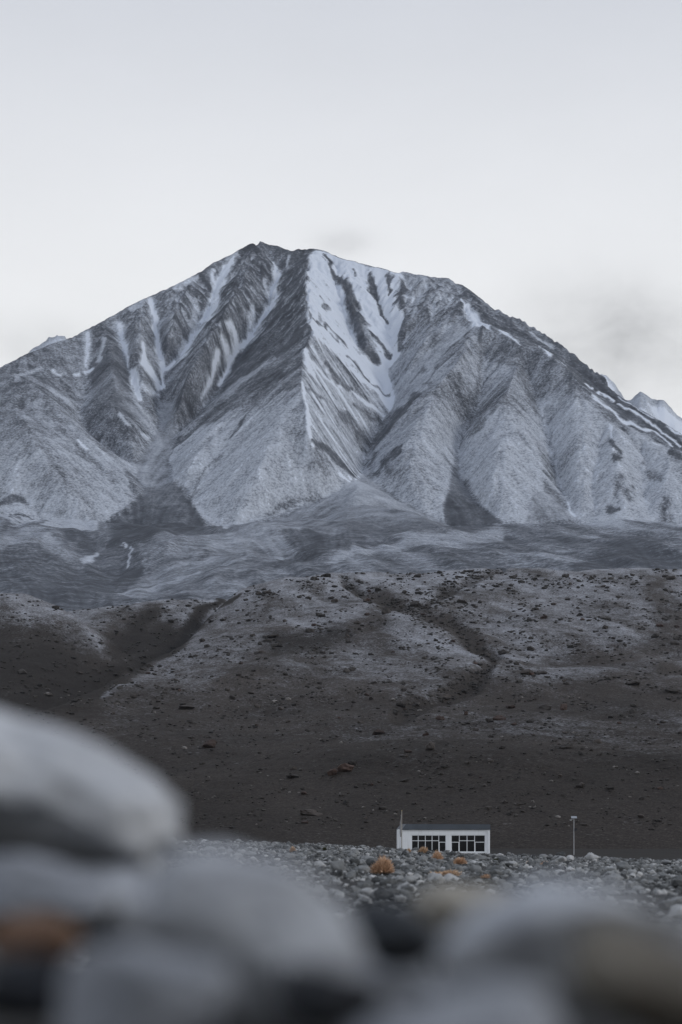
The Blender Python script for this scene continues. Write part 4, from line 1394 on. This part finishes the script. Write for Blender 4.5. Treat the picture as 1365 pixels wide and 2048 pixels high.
MB().box(0.08, 0.42, -0.12, 0.12, 3.42, 3.78).build('battery_box', plain('dark_box', (0.035, 0.035, 0.04), 0.6), lp, 0.02)


# ------------------------------------------------------------------ dry shrubs among the stones
def shrub_material(name, lo, hi):
    n = Nodes(name)
    t = n.math('MULTIPLY_ADD', n.noise(18.0, 3, 0.6), 0.5, n.math('MULTIPLY', n.attr('tone'), 0.75))
    return n.done(n.ramp(t, [(0.2, lo), (0.85, hi)]), 0.9, 0.1)


sh_m = shrub_material('dry_orange_twigs', (0.34, 0.21, 0.13), (0.68, 0.47, 0.325))
sh_pale = shrub_material('dry_straw_twigs', (0.34, 0.225, 0.145), (0.64, 0.47, 0.33))
sh_green = shrub_material('olive_cushion_leaves', (0.025, 0.028, 0.012), (0.075, 0.08, 0.035))


def shrub(x, y, wpx, hpx, label, mat, nblade=900, lobes=3, name='dry_shrub'):
    p = bank_hit(x, y)
    w, h = wpx / FPX * p.y / 2, hpx / FPX * p.y
    root = empty(name, p)
    tag(root, label, 'shrub', 'shrubs among the stones')
    cents = [(0, 0, 1.0)] if lobes == 1 else [(random.uniform(-0.55, 0.55) * w, random.uniform(-.3, .3) * w, random.uniform(0.7, 1.0)) for _ in range(lobes - 1)] + [(0.35 * w, 0, 1.0)]
    v, f, tn = [], [], []
    for _ in range(nblade):
        cx, cy, ch = random.choice(cents)
        th, el = random.uniform(0, 6.28), math.asin(random.uniform(0.12, 1.0))
        r = random.uniform(0.55, 1.0)
        d = Vector((math.cos(th) * math.cos(el) * w * 0.75, math.sin(th) * math.cos(el) * w * 0.75, math.sin(el) * h * ch * 1.02)) * r
        a = Vector((cx, cy, 0)) + d * random.uniform(0.15, 0.7)
        e = Vector((cx, cy, 0)) + d
        e += Vector((random.gauss(0, .06), random.gauss(0, .06), random.gauss(0, .04))) * w
        side = d.cross(Vector((random.gauss(0, 1), random.gauss(0, 1), random.gauss(0, 1)))).normalized() * w * random.uniform(0.015, 0.04)
        b = len(v)
        m = (a + e) / 2 + Vector((random.gauss(0, .04), random.gauss(0, .04), .03)) * w
        v += [a - side * .5, a + side * .5, m + side, m - side, e]
        f += [(b, b + 1, b + 2), (b, b + 2, b + 3), (b + 3, b + 2, b + 4)]
        tn += [random.random() * (0.5 + 0.5 * r)] * 5
    o = mesh_obj('twigs', [tuple(q) for q in v], f, mat, root, False)
    attr(o, 'tone', tn)
    st = MB()
    for _ in range(7):
        th = random.uniform(0, 6.28)
        st.tube((0, 0, -0.03), (math.cos(th) * w * .4, math.sin(th) * w * .4, h * .45), w * .03, w * .012, 5)
    st.build('stem', mat, root)


for a in [(757, 1749, 64, 40, 'big rounded orange shrub on the stony bank left of the hut', sh_m, 2600, 3), (869, 1725, 36, 27, "bright orange shrub below the hut's left window", sh_m, 1300, 2),
          (843, 1707, 34, 16, "pale orange shrub rising just against the hut's left window", sh_pale, 800, 2), (917, 1729, 36, 17, 'low orange shrub in front of the pillar between the windows', sh_m, 900, 2),
          (893, 1752, 66, 14, 'spreading straw-coloured shrub nearest below the hut', sh_pale, 1100, 4), (818, 1706, 18, 11, 'small pale shrub at the left corner of the hut', sh_pale, 500, 1),
          (586, 1705, 22, 14, 'small faded orange shrub far left on the bank crest', sh_pale, 600, 1), (1088, 1731, 26, 10, 'small orange shrub on the crest left of the lamp post', sh_m, 600, 2),
          (1056, 1729, 14, 8, 'tiny straw shrub between the hut and the lamp post', sh_pale, 350, 1), (967, 1757, 30, 9, 'flat brownish shrub right of the spreading straw one', sh_m, 500, 2),
          (994, 1722, 20, 8, 'low dark olive cushion plant right of the hut', sh_green, 500, 2), (650, 1700, 16, 7, 'tiny olive tuft on the crest left of the big shrub', sh_green, 300, 1)]:
    shrub(*a)


# ------------------------------------------------------------------ big rocks close to the lens
def near_rock(x, y, Y, rx, ry, dep, tilt, seed, mat, label, t=0.5, facets=7, rough=0.14):
    Y, dep = Y * 1.35, dep * 1.35
    v, f = rock_shape(5, seed, facets, rough, 0.12)
    ext = np.abs(v).max(0)
    v = v / ext
    o = mesh_obj('boulder', v, f, mat)
    o.location = at(x, y, Y)
    o.scale = (rx / FPX * Y, dep, ry / FPX * Y)
    o.rotation_euler = (0, R(tilt), 0)
    o['tone'] = t
    tag(o, label, 'boulder', 'blurred boulders close to the camera')


g_pale = stone_material('pale_granite', [(0.0, (0.16, 0.168, 0.18)), (0.5, (0.38, 0.393, 0.415)), (1.0, (0.58, 0.595, 0.62))], True, 1.1, 0.8, 1.5)
g_mid = stone_material('grey_granite', [(0.0, (0.09, 0.097, 0.108)), (0.5, (0.29, 0.305, 0.335)), (1.0, (0.49, 0.51, 0.54))], True, 1.1, 0.8, 1.5)
g_tan = stone_material('tan_granite', [(0.0, (0.09, 0.08, 0.065)), (0.5, (0.20, 0.185, 0.155)), (1.0, (0.33, 0.31, 0.27))], True, 1.1, 0.8, 1.5)
g_rust = stone_material('rusty_stone', [(0.0, (0.04, 0.022, 0.013)), (0.5, (0.11, 0.062, 0.038)), (1.0, (0.18, 0.11, 0.07))], True, 1.2)
g_gap_shade = stone_material('gap_shade_stone', [(0.0, (0.012, 0.013, 0.016)), (0.5, (0.030, 0.034, 0.040)), (1.0, (0.07, 0.075, 0.085))], True, 1.2)  # near-black colour stands in for the shade in gaps between boulders
for a in [
    (62, 1566, 3.0, 328, 142, 0.20, 24, 2001, g_pale, 'big pale blurred boulder rising highest at the left edge', .5, 3, .14),
    (505, 1888, 2.0, 262, 188, 0.13, 20, 2002, g_mid, 'large grey blurred boulder filling the lower left centre', .66, 3, .10),
    (1155, 1905, 2.0, 275, 168, 0.12, -8, 2003, g_mid, 'large bluish grey blurred boulder at the lower right', .70, 3, .10),
    (1310, 1965, 1.8, 180, 105, 0.10, 20, 2004, g_tan, 'brownish grey blurred boulder in the lower right corner', .15, 3, .12),
    (935, 1822, 3.6, 112, 66, 0.12, 4, 2005, g_tan, 'tan blurred boulder behind the gap in the middle', .65, 4, .12),
    (785, 1872, 2.3, 112, 72, 0.08, 10, 2006, g_gap_shade, 'blue-black blurred stone in the gap between the two large boulders', .45),
    (50, 1785, 2.7, 180, 82, 0.13, 6, 2007, g_mid, 'grey blurred boulder under the big pale one', .28, 3, .1),
    (65, 1872, 2.3, 95, 50, 0.08, 4, 2008, g_rust, 'rust-brown blurred stone at the lower left edge', .6),
    (60, 1972, 2.1, 150, 74, 0.08, 0, 2009, g_gap_shade, 'black blurred stone in the lower left corner', .1),
    (290, 2000, 1.8, 190, 150, 0.09, -8, 2010, g_mid, 'dim grey blurred boulder along the bottom edge at the left', .30, 3, .1),
    (900, 2065, 1.65, 230, 105, 0.07, -6, 2011, g_mid, 'blue-grey blurred boulder at the bottom edge in the middle', .42),
    (655, 2000, 1.75, 115, 80, 0.08, 0, 2012, g_gap_shade, 'dark blurred stone wedged below the large grey boulder', .1),
    (235, 1815, 2.9, 170, 85, 0.14, 8, 2013, g_mid, 'mid-grey blurred boulder behind the large grey one', .36, 3, .1),
    (775, 1985, 2.5, 130, 80, 0.10, 5, 2015, g_mid, 'dim blue-grey blurred boulder between the dark stone and the bottom edge', .15, 4, .12),
    (30, 1695, 3.15, 170, 50, 0.12, 0, 2014, g_gap_shade, 'dark blurred stone in the hollow under the big pale boulder', .1),
]:
    near_rock(*a)

# ------------------------------------------------------------------ thin evening haze
hzm = bpy.data.materials.new('haze')
hzm.use_nodes = True
ht = hzm.node_tree
ht.nodes.clear()
ho = ht.nodes.new('ShaderNodeOutputMaterial')
hv = ht.nodes.new('ShaderNodeVolumePrincipled')
hv.inputs['Color'].default_value = (0.80, 0.87, 1.0, 1)
hv.inputs['Density'].default_value = 1.5e-5
ht.links.new(hv.outputs[0], ho.inputs['Volume'])
hb = MB().box(-4700, 4700, -1000, 8800, -7.2, 1420).build('haze', hzm)
tag(hb, kind='stuff')
